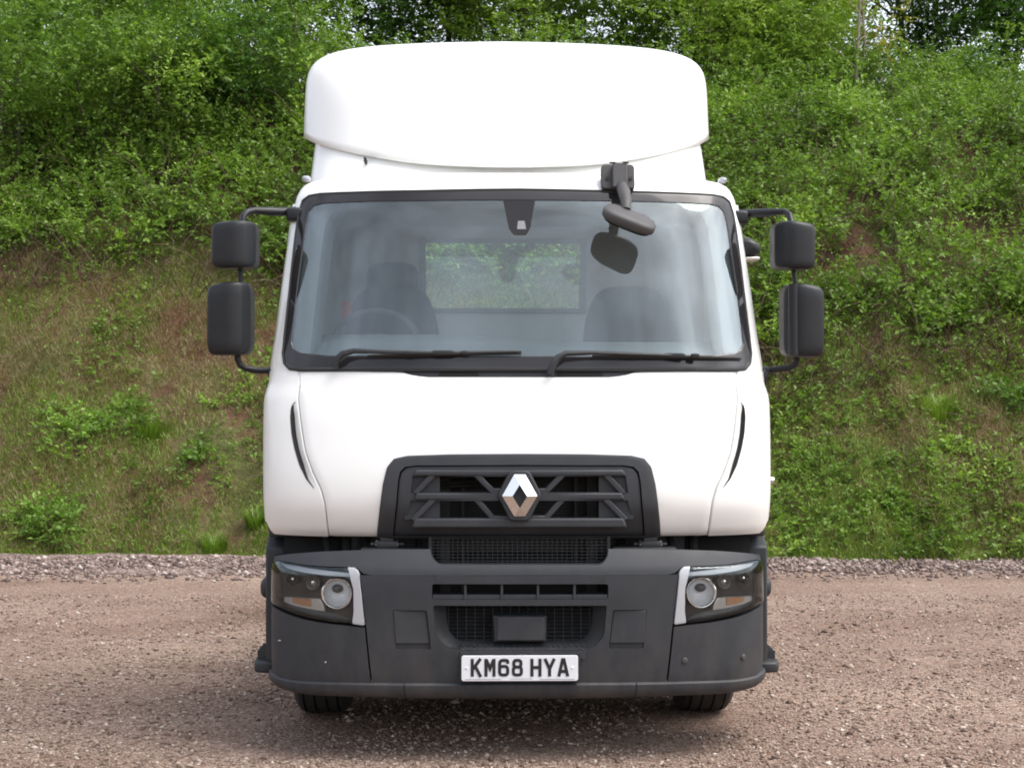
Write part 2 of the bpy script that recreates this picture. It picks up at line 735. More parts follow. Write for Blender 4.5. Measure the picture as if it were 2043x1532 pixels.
# hood -------------------------------------------------------------
shut = [(597, 742), (598, 775), (602, 850), (610, 900), (624, 940), (641, 975), (648, 1000), (652, 1030), (658, 1070)]
hood_out = both([(CX, 752), (850, 752), (822, 748), (802, 742), (700, 740.5)] + shut + [(760, 1071), (CX, 1071)], BODY)
hood_o = plate_geo(BODY, resample(hood_out, 160), 0.0, 0.03, 0.006).build('front_flap', 'white', truck, angle=32)
surr_l = [(CX, 905), (900, 906), (812, 909), (786, 915), (772, 932), (764, 965), (758, 1010), (752, 1072), (CX, 1072)]
surr_cut = both([(CX, 912), (815, 915), (790, 922), (779, 936), (771, 966), (765, 1010), (760, 1080), (CX, 1080)], BODY)
cut(hood_o, MB().prism([(BODY.base(s, h).x, h) for s, h in surr_cut], -0.3, 0.6))

# grille -----------------------------------------------------------
surr = both(surr_l, BODY)
gs = plate_geo(BODY, resample(surr, 140), 0.010, 0.045, 0.008).build('grille_surround', 'plastic', truck, angle=40)
inner_l = [(CX, 927), (830, 928), (808, 931), (798, 941), (794, 960), (790, 1010), (784, 1068), (CX, 1068)]
inner = both(inner_l, BODY)
innerxz = [(BODY.base(s, h).x, h) for s, h in inner]
cut(gs, MB().prism(innerxz, -0.3, 0.6))
inner2 = both([(CX, 929), (830, 930), (810, 933), (800, 943), (796, 960), (792, 1010), (786, 1067.5), (CX, 1067.5)], BODY)
gp = plate_geo(BODY, resample(inner2, 140), 0.002, 0.03, 0.005).build('grille', 'plastic', truck, angle=40)
YG = 0.06
G = lambda pts: pts_at(pts, YG)


def zg(x, y):  # grille detail pixels measured in an enlarged view of the photograph
    return (740 + x / 3.405, 890 + y / 3.405)


cutter = MB()
for rows in ([(205, 318)], [(370, 490)]):
    for y0_, y1_ in rows:
        xl0, xl1 = (285, 268) if y0_ < 300 else (270, 245)
        pl = G([zg(xl0, y0_), zg(1017, y0_), zg(1017, y1_), zg(xl1, y1_)])
        pl = [pl[0], (-pl[0][0], pl[0][1]), (-pl[3][0], pl[3][1]), pl[3]]
        cutter.prism(pl, -0.2, 0.5)
cut(gp, cutter)
# bars of the grille
gb = MB()


def bar(p0, p1, w, y0=YG - 0.007, y1=YG + 0.03):
    a, b = Vector(at(*zg(*p0), YG)), Vector(at(*zg(*p1), YG))
    d = (b - a).normalized()
    n = Vector((-d.y, d.x)) * w / 2
    q = [a + n, b + n, b - n, a - n]
    for sgn in (1, -1):
        gb.prism([(sgn * v.x, v.y) for v in q], y0, y1)


for p0, p1 in (((425, 190), (300, 325)), ((430, 355), (285, 505)), ((712, 190), (832, 312)), ((712, 355), (832, 492)), ((820, 306), (905, 306)), ((820, 490), (985, 490))):
    bar(p0, p1, 0.026)
gb.split('grille_bar', 'plastic', gp, bevel=0.005)
for p0, p1, w_ in (((290, 182), (1746, 182), 0.030), ((298, 341), (1736, 341), 0.034), ((286, 522), (1750, 522), 0.044)):
    a_, b_ = Vector(at(*zg(*p0), YG)), Vector(at(*zg(*p1), YG))
    hb2 = MB()
    zc_ = a_.y
    L_ = (b_.x - a_.x) / 2
    hb2.prism([(-L_, zc_ - w_ / 2), (L_, zc_ - w_ / 2), (L_ - 0.015, zc_ + w_ / 2), (-L_ + 0.015, zc_ + w_ / 2)], YG - 0.011, YG + 0.03)
    hb2.build('grille_bar', 'plastic', gp, bevel=0.010, seg=3)
# shallow blanked pockets at both ends of the openings
pk = MB()
for y0_, y1_ in ((205, 318), (370, 490)):
    a = G([zg(240, y0_ - 12), zg(468, y0_ - 12), zg(468, y1_ + 12), zg(225, y1_ + 12)])
    for sgn in (1, -1):
        pk.prism([(sgn * x, z) for x, z in a], YG + 0.022, YG + 0.06)
pk.split('grille_pocket', 'plastic', gp, bevel=0.002)
# emblem: dark frame and chrome lozenge
fr_o = G([zg(958, 162), zg(1082, 162), zg(1160, 330), zg(1080, 505), zg(962, 505), zg(882, 330)])
fr_o = [((x - (fr_o[0][0] + fr_o[1][0]) / 2), z) for x, z in fr_o]
fr_o = [(-0.043, fr_o[0][1]), (0.043, fr_o[0][1]), (0.100, fr_o[2][1]), (0.042, fr_o[3][1]), (-0.042, fr_o[3][1]), (-0.100, fr_o[2][1])]
fo = MB()
fo.prism(rounded(fr_o, 0.02), YG - 0.035, YG + 0.03)
ef = fo.build('emblem_frame', 'plastic', truck, bevel=0.008, seg=3)
zt = at(*zg(1020, 187), YG)[1]
zm = at(*zg(1020, 334), YG)[1]
zb = at(*zg(1020, 472), YG)[1]
ht, hb_ = zt - zm, zm - zb
em = MB()
oo = [(-0.025, zt), (0.025, zt), (0.080, zm), (0.025, zb), (-0.025, zb), (-0.080, zm)]
ii = [(0, zm + ht * 0.52), (0, zm + ht * 0.52), (0.031, zm), (0, zm - hb_ * 0.55), (0, zm - hb_ * 0.55), (-0.031, zm)]
rd = [((a[0] + b[0]) / 2, (a[1] + b[1]) / 2) for a, b in zip(oo, ii)]
Y3 = YG - 0.036
L0 = [(x, Y3, z) for x, z in oo]
L1 = [(x * 0.985, Y3 - 0.006, zm + (z - zm) * 0.99) for x, z in oo]
L2 = [(x * 1.06, Y3 - 0.030, zm + (z - zm) * 1.04) for x, z in ii]
L3 = [(x, Y3 - 0.026, z) for x, z in ii]
L4 = [(x, Y3, z) for x, z in ii]
em.loft([L0, L1, L2, L3, L4, L0])
em.build('emblem', 'chrome', truck, angle=12)

# corner panels -----------------------------------------------------
shut_sh = BODY.path([(x - 2.5, y) for x, y in shut])
slot_px = [(592, 800), (584, 806), (581, 816), (580.5, 835), (583, 865), (589, 895), (599, 928), (612, 956), (629, 976)]
slot_sh = BODY.path(slot_px)
f_shut = lerp_tab(sorted((h, s) for s, h in shut_sh))
slot_tab = sorted((h, s) for s, h in slot_sh)
f_slot = lerp_tab(slot_tab)
SH0, SH1 = slot_tab[0][0], slot_tab[-1][0]
h_top = shut_sh[0][1] + 0.006
h_bot = shut_sh[-1][1]


def corner(sgn):
    hs = sorted(set([h_bot + (h_top - h_bot) * i / 46 for i in range(47)] + [SH0, SH1]))
    rows = []
    for h in hs:
        sa = f_shut(h)
        sb = f_slot(h) if SH0 < h < SH1 else None
        k = 0.0
        if sb is not None:
            tt = (h - SH0) / (SH1 - SH0)
            k = min(1, tt * 4, (1 - tt) * 6)
        else:
            sb = f_slot(SH0) + 0 * sa if h <= SH0 else f_slot(SH1)
            sb = min(sb, sa - 0.012)
        dep = 0.022 * k
        # columns: flange, shut line -> slot (recessed), wall, slot -> corner -> side
        r = [(sa, -0.03), (sa, -0.005), (sa - 0.003, 0)]
        for i in range(1, 6):
            t = i / 5
            r.append((sa - 0.004 + (sb - sa + 0.004) * t, -dep * t))
        wall = 0.0065 * k
        r.append((sb - wall * 0.5, -dep * 1.3))
        r.append((sb - wall, 0))
        for i in range(1, 17):
            r.append((sb - wall + (-1.0 - sb + wall) * i / 16, 0))
        for i in range(1, 4):
            r.append((-1 - i * 0.09, 0))
        r.append((-1.27, -0.03))
        # lower outer corner curves up
        rows.append([(s, h, o) for s, o in r])
    loops = []
    for row in rows:
        lp = []
        for s, h, o in row:
            if h < 1.06 and s < -0.80:
                hh = max(h, 1.004 + 0.055 * min(1, (-s - 0.80) / 0.08))
            else:
                hh = h
            v = BODY.pos(s, hh, o)
            lp.append((sgn * -v.x if sgn > 0 else v.x, v.y, v.z))
        loops.append(lp)
    mb = MB()
    # bottom return
    loops.insert(0, [(x * 0.985, y + 0.035, z + 0.004) for x, y, z in loops[0]])
    mb.loft(loops, closed=False)
    o = mb.build('corner_panel', 'white', truck, angle=38)
    # dark line of the air slot
    sl = MB()
    lo1, lo2 = [], []
    for i in range(40):
        h = SH0 + (SH1 - SH0) * (0.012 + 0.976 * i / 39)
        tt = (h - SH0) / (SH1 - SH0)
        k = min(1, tt * 3.2, (1 - tt) * 7)
        s = f_slot(h)
        w = 0.0115 * k + 0.0007
        a = BODY.pos(s + w, h, -0.020 * k + 0.002)
        b = BODY.pos(s - 0.002, h, 0.0015)
        for v, lst in ((a, lo1), (b, lo2)):
            lst.append((-v.x if sgn > 0 else v.x, v.y, v.z))
    sl.loft([lo1, lo2], closed=False)
    sl.build('air_slot', 'black', truck)
    return o


corner(-1)
corner(1)

# upper shell: pillars, header, roof, back wall, sides ---------------
ws_out_l = [(CX, 380), (850, 383), (700, 386.5), (640, 389), (618, 393), (606, 402), (599, 425), (592, 470), (580, 580), (570, 670), (566.5, 705), (569, 724), (579, 736), (600, 738.5), (800, 738.5), (CX, 738.5)]
ws_in_l = [(CX, 401), (850, 402), (700, 405), (645, 408), (628, 412), (618, 422), (612, 446), (606, 495), (593, 590), (585, 660), (583, 685), (588, 698), (603, 705), (660, 710), (800, 711), (CX, 711)]
ws_out = both(ws_out_l, BODY)
ws_in = both(ws_in_l, BODY)
N_WS = len(ws_out)
mid_l = [((a[0] + b[0]) / 2, (a[1] + b[1]) / 2) for a, b in zip(ws_out_l, ws_in_l)]
ws_mid = both(mid_l, BODY)
pil = sorted((h, s) for s, h in BODY.path(mid_l[3:14]))
f_pil = lerp_tab(pil)


def dense(a, b, m=5):
    oa, ob = [], []
    n = len(a)
    for i in range(n):
        j = (i + 1) % n
        for k in range(m):
            t = k / m
            oa.append((a[i][0] * (1 - t) + a[j][0] * t, a[i][1] * (1 - t) + a[j][1] * t))
            ob.append((b[i][0] * (1 - t) + b[j][0] * t, b[i][1] * (1 - t) + b[j][1] * t))
    return oa, ob


HH0, HH1 = 1.70, 2.60
shell = MB()
for sgn in (-1, 1):
    loops = []
    for i in range(31):
        h = HH0 + (HH1 - HH0) * i / 30
        sa = f_pil(min(max(h, pil[0][0]), pil[-1][0]))
        row = [BODY.pos(sa, h, -0.04), BODY.pos(sa, h, -0.003)]
        row += [BODY.pos(sa + (-1 - sa) * k / 10, h, (-0.0015 if k < 3 else 0) - (0.004 if h < h_top else 0)) for k in range(1, 11)]
        row += [BODY.pos(-1 - 0.09 * k, h, -(0.004 if h < h_top else 0)) for k in range(1, 4)]
        row.append(BODY.pos(-1.27, h, -0.05))
        loops.append([(-sgn * v.x if sgn > 0 else v.x, v.y, v.z) for v in row])
    shell.loft(loops, closed=False)
# header and roof as closed plan loops
loops = []
hd = [(2.597, 0.0), (2.61, 0), (2.63, 0), (2.66, 0), (2.685, 0), (2.705, 0), (2.72, 0), (2.732, 0)]


def plan_loop(h, k=1.0, dz=0.0):
    pts = []
    for i in range(241):
        s = -1 + 2 * i / 240
        pts.append(BODY.base(s, h))
    W = BODY.W(h)
    yb = BODY.y0(h) + BODY.D
    for i in range(1, 6):
        pts.append(Vector((W, yb + (YBACK - yb) * i / 5, h)))
    pts.append(Vector((W * 0.6, YBACK + 0.02, h)))
    pts.append(Vector((-W * 0.6, YBACK + 0.02, h)))
    for i in range(5, 0, -1):
        pts.append(Vector((-W, yb + (YBACK - yb) * i / 5, h)))
    return [(p.x * k, 1.2 + (p.y - 1.2) * k, p.z + dz) for p in pts]


for h, _ in hd:
    loops.append(plan_loop(h))
loops.append(plan_loop(2.732, 0.94, 0.008))
loops.append(plan_loop(2.732, 0.6, 0.022))
shell.loft(loops, cap1=True)
# B posts and side below / above the door
for sgn in (-1, 1):
    for ya, yb_ in ((1.72, YBACK),):
        lp = []
        for i in range(26):
            h = 1.0 + (2.60 - 1.0) * i / 25
            lp.append([(sgn * BODY.W(h), y, h) for y in (ya, ya + 0.05, yb_)])
        shell.loft(lp, closed=False)
# back wall with the rear window opening
bw0, bw1 = at(843, 620, YBACK), at(1163, 483, YBACK)
RWu = (bw1[0] - bw0[0]) / 2
RWc = (bw0[0] + bw1[0]) / 2
RZ0, RZ1 = bw0[1], bw1[1]
for x0, x1, z0, z1 in ((-1.2, RWc - RWu, 1.0, 2.1), (RWc - RWu, RWc + RWu, 1.0, RZ0), (RWc + RWu, 1.2, 1.0, 2.1), (RWc - RWu, RWc + RWu, RZ1, 2.66)):
    shell.box(x0, x1, YBACK, YBACK + 0.03, z0, z1)
for sg in (-1, 1):
    e = RWc - RWu if sg < 0 else RWc + RWu
    q = [(e, 2.1), (sg * 1.135, 2.1), (sg * 1.085, 2.45), (sg * 1.02, 2.66), (e, 2.66)]
    shell.prism(q if sg > 0 else q, YBACK, YBACK + 0.03)
shell.build('cab_shell', 'white', truck, angle=38)

# doors with side windows -------------------------------------------
for sgn in (-1, 1):
    d = MB()
    rows = []
    for i in range(17):
        h = 1.03 + (1.86 - 1.03) * i / 16
        rows.append([(sgn * (BODY.W(h) - o), y, h) for y, o in ((0.70, 0.04), (0.70, 0.004), (0.704, 0), (0.95, 0), (1.3, 0), (1.69, 0), (1.695, 0.004), (1.695, 0.04))])
    d.loft(rows, closed=False)
    # window frame
    for y0_, y1_ in ((0.70, 0.76), (1.64, 1.70)):
        rows = []
        for i in range(13):
            h = 1.86 + (2.585 - 1.86) * i / 12
            rows.append([(sgn * (BODY.W(h) - o), y, h) for y, o in ((y0_, 0.04), (y0_, 0), (y1_, 0), (y1_, 0.04))])
        d.loft(rows, closed=False)
    rows = []
    for h in (2.53, 2.56, 2.585):
        rows.append([(sgn * BODY.W(h), y, h) for y in (0.76, 1.2, 1.64)])
    d.loft(rows, closed=False)
    do = d.build('door', 'white', truck)
    g = MB()
    rows = []
    for i in range(9):
        h = 1.86 + (2.53 - 1.86) * i / 8
        rows.append([(sgn * (BODY.W(h) - 0.012), y, h) for y in (0.76, 1.2, 1.64)])
    g.loft(rows, closed=False)
    g.build('side_window', 'side_glass', do)
    hn = MB()
    hn.pillow((sgn * 1.245, 1.55, 1.27), (0.022, 0.085, 0.02), 0.5)
    hn.build('handle', 'plastic_dk', do)
    it = MB()
    it.box(sgn * 1.10, sgn * 1.15, 0.72, 1.69, 1.05, 1.85)
    it.build('door_trim', 'dark_int', do)
# keyhole knob seen past the right flank
kb = MB()
x_, z_ = at(1544, 958, 1.2)
kb.lathe([(0, 0.001), (0, 0.016), (0.012, 0.02), (0.03, 0.016), (0.034, 0.001)], 'x', (x_ - 0.03, 1.2, z_), 16)
kb.build('door_lock', 'chrome', truck)

# windscreen ----------------------------------------------------------
oo_, ii_ = dense(ws_out, ws_in)
ws = ring_geo(BODY, oo_, ii_, 0.008, 0.014, 0.002).build('windscreen_border', 'frit', truck, angle=50)
mm_, _ = dense(ws_mid, ws_mid)
gl = MB()
a = np.array(ii_)
c = (a.min(0) + a.max(0)) / 2
loops = [[BODY.pos(*(c + (np.array(p) - c) * k), 0.004) for p in ii_] for k in (1.002, 0.93, 0.86, 0.78, 0.7, 0.6, 0.5, 0.4, 0.3, 0.2, 0.1, 0.02)]
gl.loft(loops, cap1=True)
gl.build('windscreen', 'glass', truck, angle=60)
# thin rubber seal round the border
sm = []
for p in oo_:
    sm.append(BODY.pos(p[0], p[1], 0.004))
sl = MB()
pts = sm
loops = []
for i, p in enumerate(pts):
    t = (pts[(i + 1) % len(pts)] - pts[i - 1]).normalized()
    nrm = Vector((0, -1, 0))
    b = t.cross(nrm).normalized()
    loops.append([p + (b * math.cos(q) + nrm * math.sin(q)) * 0.008 for q in (0, PI / 3, 2 * PI / 3, PI, 4 * PI / 3, 5 * PI / 3)])
loops.append(loops[0])
sl.loft(loops)
sl.build('windscreen_seal', 'rubber', truck)

# camera housing behind the top of the windscreen
sh_px = [(1003, 398), (1068, 398), (1057, 458), (1049, 472), (1024, 472), (1015, 458)]
sh = MB()
p2 = pts_at(sh_px, 0.40)
sh.prism(rounded(p2, 0.012), 0.452, 0.50)
sco = MB()
loopA = [(x, BODY.dep(x, z) - 0.0065, z) for x, z in rounded(p2, 0.012)]
loopB = [(x, BODY.dep(x, z) + 0.05, z) for x, z in rounded(p2, 0.012)]
sco.loft([loopA, loopB], cap0=True, cap1=True)
sh_o = sco.build('camera_housing', 'frit', truck)
w2 = pts_at([(1033, 443), (1046, 443), (1049, 460), (1031, 460)], 0.40)
sw = MB()
sw.loft([[(x, BODY.dep(x, z) - 0.0085, z) for x, z in w2], [(x, BODY.dep(x, z) - 0.0055, z) for x, z in w2]], cap0=True, cap1=True)
sw.build('camera_window', 'seal_grey', sh_o)

# cowl under the windscreen, in the dip of the flap -------------------
cw_l = [(CX, 737), (846, 737), (806, 737.5), (803, 741.5), (822, 747), (850, 751), (CX, 751.5)]
cw = both(cw_l, BODY)
cwo = plate_geo(BODY, resample(cw, 120), -0.006, 0.02, 0.004).build('cowl', 'plastic', truck)
for x0, x1 in ((872, 958), (1108, 1206)):
    v = MB()
    q = [BODY.inv(x, y) for x, y in ((x0 + 6, 741.5), (x1 - 6, 741.5), (x1, 749.5), (x0, 749.5))]
    q = rounded(q, 0.006)
    v = plate_geo(BODY, resample(q, 40), -0.003, 0.01, 0.002)
    v.build('cowl_vent', 'black', cwo)


# wipers --------------------------------------------------------------
def on_ws(px, py, off):
    s, h = BODY.inv(px, py)
    return BODY.pos(s, h, off)


def wiper(arm, blade, clip):
    w = MB()
    pts = [on_ws(x, y, o) for x, y, o in arm]
    w.tube(pts, [0.017, 0.017, 0.015, 0.013] + [0.010] * (len(pts) - 5) + [0.007], 8)
    wo_ = w.build('wiper', 'plastic_dk', truck)
    b = MB()
    n = 24
    bp = resample(blade, n, False)
    pp = [on_ws(x, y, 0.02) for x, y in bp]
    rr = [0.0045 + 0.006 * math.sin(PI * i / (n - 1)) ** 0.5 for i in range(n)]
    b.tube(pp, rr, 6)
    pr = [on_ws(x, y + 2.6, 0.010) for x, y in bp]
    b.tube(pr, 0.004, 4)
    c0 = on_ws(*clip, 0.03)
    b.pillow(c0, (0.055, 0.012, 0.012), 0.5)
    b.pillow(c0 + Vector((-0.16, 0.003, 0.0)), (0.02, 0.012, 0.010), 0.5)
    b.pillow(c0 + Vector((0.10, 0.003, 0.0)), (0.02, 0.012, 0.010), 0.5)
    b.build('wiper_blade', 'rubber', wo_)


wiper([(672, 737, 0.03), (678, 724, 0.045), (690, 713, 0.05), (712, 707, 0.05), (760, 708, 0.045), (820, 709, 0.04), (875, 709, 0.035)], [(735, 713), (800, 711), (880, 709), (960, 706.5), (1040, 704.5)], (885, 708))
wiper([(1096, 750, 0.03), (1103, 735, 0.045), (1112, 720, 0.05), (1128, 712, 0.05), (1180, 710, 0.045), (1260, 712, 0.04), (1335, 714, 0.035)], [(1180, 713), (1260, 713.5), (1340, 714), (1410, 715.5), (1474, 717.5)], (1340, 713.5))

# front view mirror and its arm ---------------------------------------
bx0, bx1 = at(1200, 380, 0.42), at(1266, 328, 0.42)
mbk = MB()
cxm, czm = (bx0[0] + bx1[0]) / 2, (bx0[1] + bx1[1]) / 2
rotb = Matrix.Rotation(R(-14), 4, 'X')
mt = Matrix.Translation((cxm, 0.43, czm)) @ rotb
pol = rounded([(-0.079, -0.06), (0.079, -0.06), (0.079, 0.063), (-0.079, 0.063)], 0.02)
t = MB()
t.prism(pol, -0.012, 0.05)
t.prism(rounded([(-0.03, -0.068), (0.04, -0.068), (0.042, 0.056), (-0.028, 0.056)], 0.012), -0.05, 0.0)
t.v = [tuple(mt @ Vector(v)) for v in t.v]
fm = t.build('front_mirror', 'gray_plastic', truck, bevel=0.005)
t = MB()
for dx in (-0.052, 0.060):
    t.lathe([(-0.018, 0.0005), (-0.018, 0.009), (0, 0.011)], 'y', (dx, 0, -0.01), 14)
for dx in (-0.028, 0.034):
    t.box(dx - 0.014, dx + 0.014, -0.053, -0.04, 0.0545, 0.0575)
t.v = [tuple(mt @ Vector(v)) for v in t.v]
t.split('bolt', 'rubber', fm)
YM = 0.16                      # mirror head hangs ahead of the glass
arm = MB()
pts = [at(1240, 372, 0.37) + (0.37,), at(1245, 384, 0.30) + (0.30,), at(1249, 400, 0.22) + (0.22,), at(1249, 420, YM + 0.02) + (YM + 0.02,)]
arm.tube([(p[0], p[2], p[1]) for p in pts], [0.026, 0.03, 0.027, 0.022], 14)
arm.build('mirror_arm', 'gray_plastic', fm)
hc = at(1255, 438, YM)
head = MB()
rot = (Matrix.Rotation(R(21), 3, 'Y') @ Matrix.Rotation(R(24), 3, 'X')).to_3x3()
head.pillow((hc[0], YM, hc[1]), (0.128, 0.085, 0.045), 0.62, rot, 32, 18, shape=lambda x, y, z: (x, y, z * (0.75 if z > 0 else 0.75)))
ho = head.build('mirror_head', 'gray_plastic', fm)
mg = MB()
nrm = rot @ Vector((0, 0, -1))
mg.pillow(Vector((hc[0], YM, hc[1])) + nrm * 0.030, (0.110, 0.07, 0.008), 0.62, rot, 28, 8)
mg.build('mirror_glass', 'dark_mirror', fm)


# side mirrors ----------------------------------------------------------
def side_mirror(sgn, up, lo, arm_pts, low_pts, cone, ysil, rotz):
    """up / lo: pixel boxes of the two housings"""
    ro = empty('side_mirror', (0, 0, 0))
    ro.parent = truck
    root = MB()
    root.tube([(p[0], yy, p[1]) for p, yy in ((at(x, y, yy), yy) for x, y, yy in arm_pts)], [0.021] * 3 + [0.0165] * (len(arm_pts) - 3), 12)
    root.tube([(p[0], yy, p[1]) for p, yy in ((at(x, y, yy), yy) for x, y, yy in low_pts)], 0.0155, 12)
    root.split('mirror_arm', 'mirror_black', ro)
    mid_px = (up[0] + up[2]) / 2 + (10 if sgn < 0 else 0)
    pa, pb = at(mid_px, up[3] - 8, ysil + 0.02), at((lo[0] + lo[2]) / 2 + (20 if sgn < 0 else -12), lo[1] + 8, ysil + 0.02)
    root = MB()
    root.tube([(pa[0], ysil + 0.02, pa[1]), (pb[0], ysil + 0.02, pb[1])], 0.0115, 10)
    root.build('mirror_link', 'mirror_black', ro)
    ba, bb = arm_pts[0], arm_pts[1]
    pc = at(ba[0], ba[1] + 8, ba[2] - 0.02)
    f = MB()
    f.pillow((pc[0], ba[2] - 0.01, pc[1]), (0.045, 0.06, 0.034), 0.4)
    pcone = at(cone[0], cone[1], 0.52)
    f.pillow((pcone[0], 0.55, pcone[1]), (0.042, 0.08, 0.055), 0.75, None, 20, 12, shape=lambda x, y, z: (x * (0.6 + 0.4 * z), y, z))
    f.split('mirror_foot', 'mirror_black', ro)
    for nm, b in (('upper', up), ('lower', lo)):
        p0, p1 = at(b[0], b[3], ysil), at(b[2], b[1], ysil)
        c_ = ((p0[0] + p1[0]) / 2, ysil, (p0[1] + p1[1]) / 2)
        hw, hh = (p1[0] - p0[0]) * 0.475, (p1[1] - p0[1]) * 0.49
        h_ = MB()
        xr = 0.42 * (-sgn)

        def shp(x, y, z, xr=xr):
            # front face creased along a vertical ridge nearer the cab; top slopes outward
            if y < 0:
                k = 1 - 0.75 * max(0, ((x - xr) * -sgn)) / (1 - 0.42) if (x - xr) * -sgn > 0 else 1 - 0.28 * abs(x - xr) / 1.42
                y = y * k
            z = z * (1 - 0.10 * max(0, x * sgn)) if z > 0 else z * (1 - 0.04 * max(0, x * -sgn))
            return x, y, z
        rt = Matrix.Rotation(rotz, 3, 'Z')
        h_.pillow(c_, (hw, 0.105, hh), 0.27, rt, 44, 24, shape=shp)
        hh_o = h_.build('mirror_housing', 'mirror_black', ro, angle=50)
        g_ = MB()
        cg = Vector(c_) + rt @ Vector((0, 0.102, 0))
        g_.pillow(cg, (hw * 0.88, 0.006, hh * 0.9), 0.25, rt, 28, 10)
        g_.build('mirror_glass', 'mirror_glass', ro)
    return ro


side_mirror(-1, (424, 442, 515, 538), (415, 562, 505, 711),
            [(590, 421, 0.66), (560, 423, 0.62), (535, 422, 0.58), (508, 420, 0.55), (494, 423, 0.52), (486, 431, 0.50), (484, 446, 0.49)],
            [(474, 700, 0.50), (474, 716, 0.50), (479, 728, 0.50), (490, 735, 0.51), (515, 739, 0.52), (548, 739, 0.54)],
            (546, 752), 0.47, R(-4))
mright = side_mirror(1, (1540, 443, 1623, 540), (1559, 566, 1641, 715),
            [(1474, 427, 0.72), (1500, 426, 0.68), (1525, 425, 0.64), (1552, 423, 0.60), (1566, 423, 0.58), (1575, 429, 0.55), (1579, 446, 0.53)],
            [(1590, 702, 0.52), (1590, 716, 0.52), (1586, 728, 0.52), (1575, 734, 0.53), (1550, 737, 0.55), (1520, 740, 0.57)],
            (1522, 752), 0.49, R(4))
# front strut cover on the lower right housing
st = MB()
pa, pb = at(1590, 708, 0.40), at(1589, 567, 0.40)
st.tube([(pa[0] - 0.012, 0.415, pa[1]), (pb[0] - 0.012, 0.415, pb[1])], 0.024, 12)
st.build('mirror_strut', 'mirror_black', mright)
# kerb mirror above the right door
km = MB()
c0 = at(1490, 498, 0.95)
km.pillow((c0[0], 0.95, c0[1]), (0.062, 0.11, 0.058), 0.6, None, 24, 14, shape=lambda x, y, z: (x, y, z * (1 - 0.62 * max(0, x)) if z > 0 else z * 0.8))
ko = km.build('kerb_mirror', 'mirror_black', truck)
kmg = MB()
c1 = at(1493, 518, 0.95)
kmg.pillow((c1[0], 0.95, c1[1]), (0.05, 0.1, 0.008), 0.4, None, 20, 8)
kmg.build('mirror_glass', 'tray', ko)

# roof marker lamps
for x_px, y_px in ((607, 353), (1446, 356)):
    c0 = at(x_px, y_px, 0.9)
    m_ = MB()
    m_.pillow((c0[0] + (0.012 if c0[0] < 0 else -0.012), 0.9, c0[1] - 0.012), (0.022, 0.045, 0.016), 0.8)
    m_.build('marker_lamp', 'marker', truck)

# roof fairing and deflector ------------------------------------------
fa = MB()
loops = []
FSH = -0.026
for i in range(12):
    v = i / 11
    h = 2.70 + 0.42 * v
    W = 1.040 - 0.02 * v
    y0_ = 0.745 + 0.28 * v
    lp = []
    for k in range(61):
        s = -1 + 2 * k / 60
        th = abs(s) * PI / 2
        t = math.sin(th) ** (2 / 2.8)
        q = max(0, math.cos(th)) ** (2 / 2.8)
        lp.append((math.copysign(t * W, s) + FSH, y0_ + 0.55 * (1 - q), h))
    lp = [(-W + FSH, 1.9, h)] + lp + [(W + FSH, 1.9, h)]
    loops.append(lp)
fa.loft(loops, closed=False)
fo_ = fa.build('fairing_base', 'white', truck)
sd_ = fo_.modifiers.new('sol', 'SOLIDIFY')
sd_.thickness = 0.012
lug = MB()
p_ = at(731, 325, 0.92)
lug.box(p_[0] - 0.005, p_[0] + 0.005, 0.80, 1.0, p_[1] - 0.011, p_[1] + 0.011)
lug.build('vent_slit', 'black', fo_)

de = MB()
loops = []
NQ = 40
DSH = -0.032
DN = 2.3


def d_plan(s_, W, y0_):
    th = abs(s_) * PI / 2
    t = math.sin(th) ** (2 / DN)
    qq = max(0, math.cos(th)) ** (2 / DN)
    return math.copysign(t * W, s_), y0_ + (1.62 - y0_) * (1 - qq)


hl_pts = []
for px_, py_ in ((1000, 333), (900, 330), (830, 325), (730, 310), (660, 295), (625, 285), (613, 279)):
    lo_, hi_ = 0.0, 1.0
    for _ in range(30):
        m_ = (lo_ + hi_) / 2
        u_, y_ = d_plan(-m_, 1.096, 0.74)
        if u_ + DSH > at(px_, py_, y_)[0]:
            lo_ = m_
        else:
            hi_ = m_
    hl_pts.append((m_, at(px_, py_, d_plan(-m_, 1.096, 0.74)[1])[1]))
hl_pts.append((1.0, at(607, 275, 1.62)[1]))
hl_pts = [p for i, p in enumerate(hl_pts) if i == 0 or p[0] > hl_pts[i - 1][0] + 0.01]
f_hl = hermite([(-0.001, hl_pts[0][1])] + hl_pts)
for i in range(NQ + 1):
    v = i / NQ
    q = 1 - (1 - v) ** 2.6
    W = 1.096 * max(1 - q ** 8, 0.0) ** 0.25 * (1 - 0.012 * q)
    y0_ = 0.74 + 0.34 * q + 0.42 * q ** 5
    lp = []
    for k in range(73):
        s = -1 + 2 * k / 72
        u, y = d_plan(s, W, y0_)
        hl = f_hl(abs(s))
        lp.append((u + DSH, y, hl + (3.555 - hl) * q))
    loops.append(lp)
de.loft(loops, closed=False)
do_ = de.build('roof_deflector', 'white', truck, angle=60)
sd_ = do_.modifiers.new('sol', 'SOLIDIFY')
sd_.thickness = 0.008
sd_.offset = -1

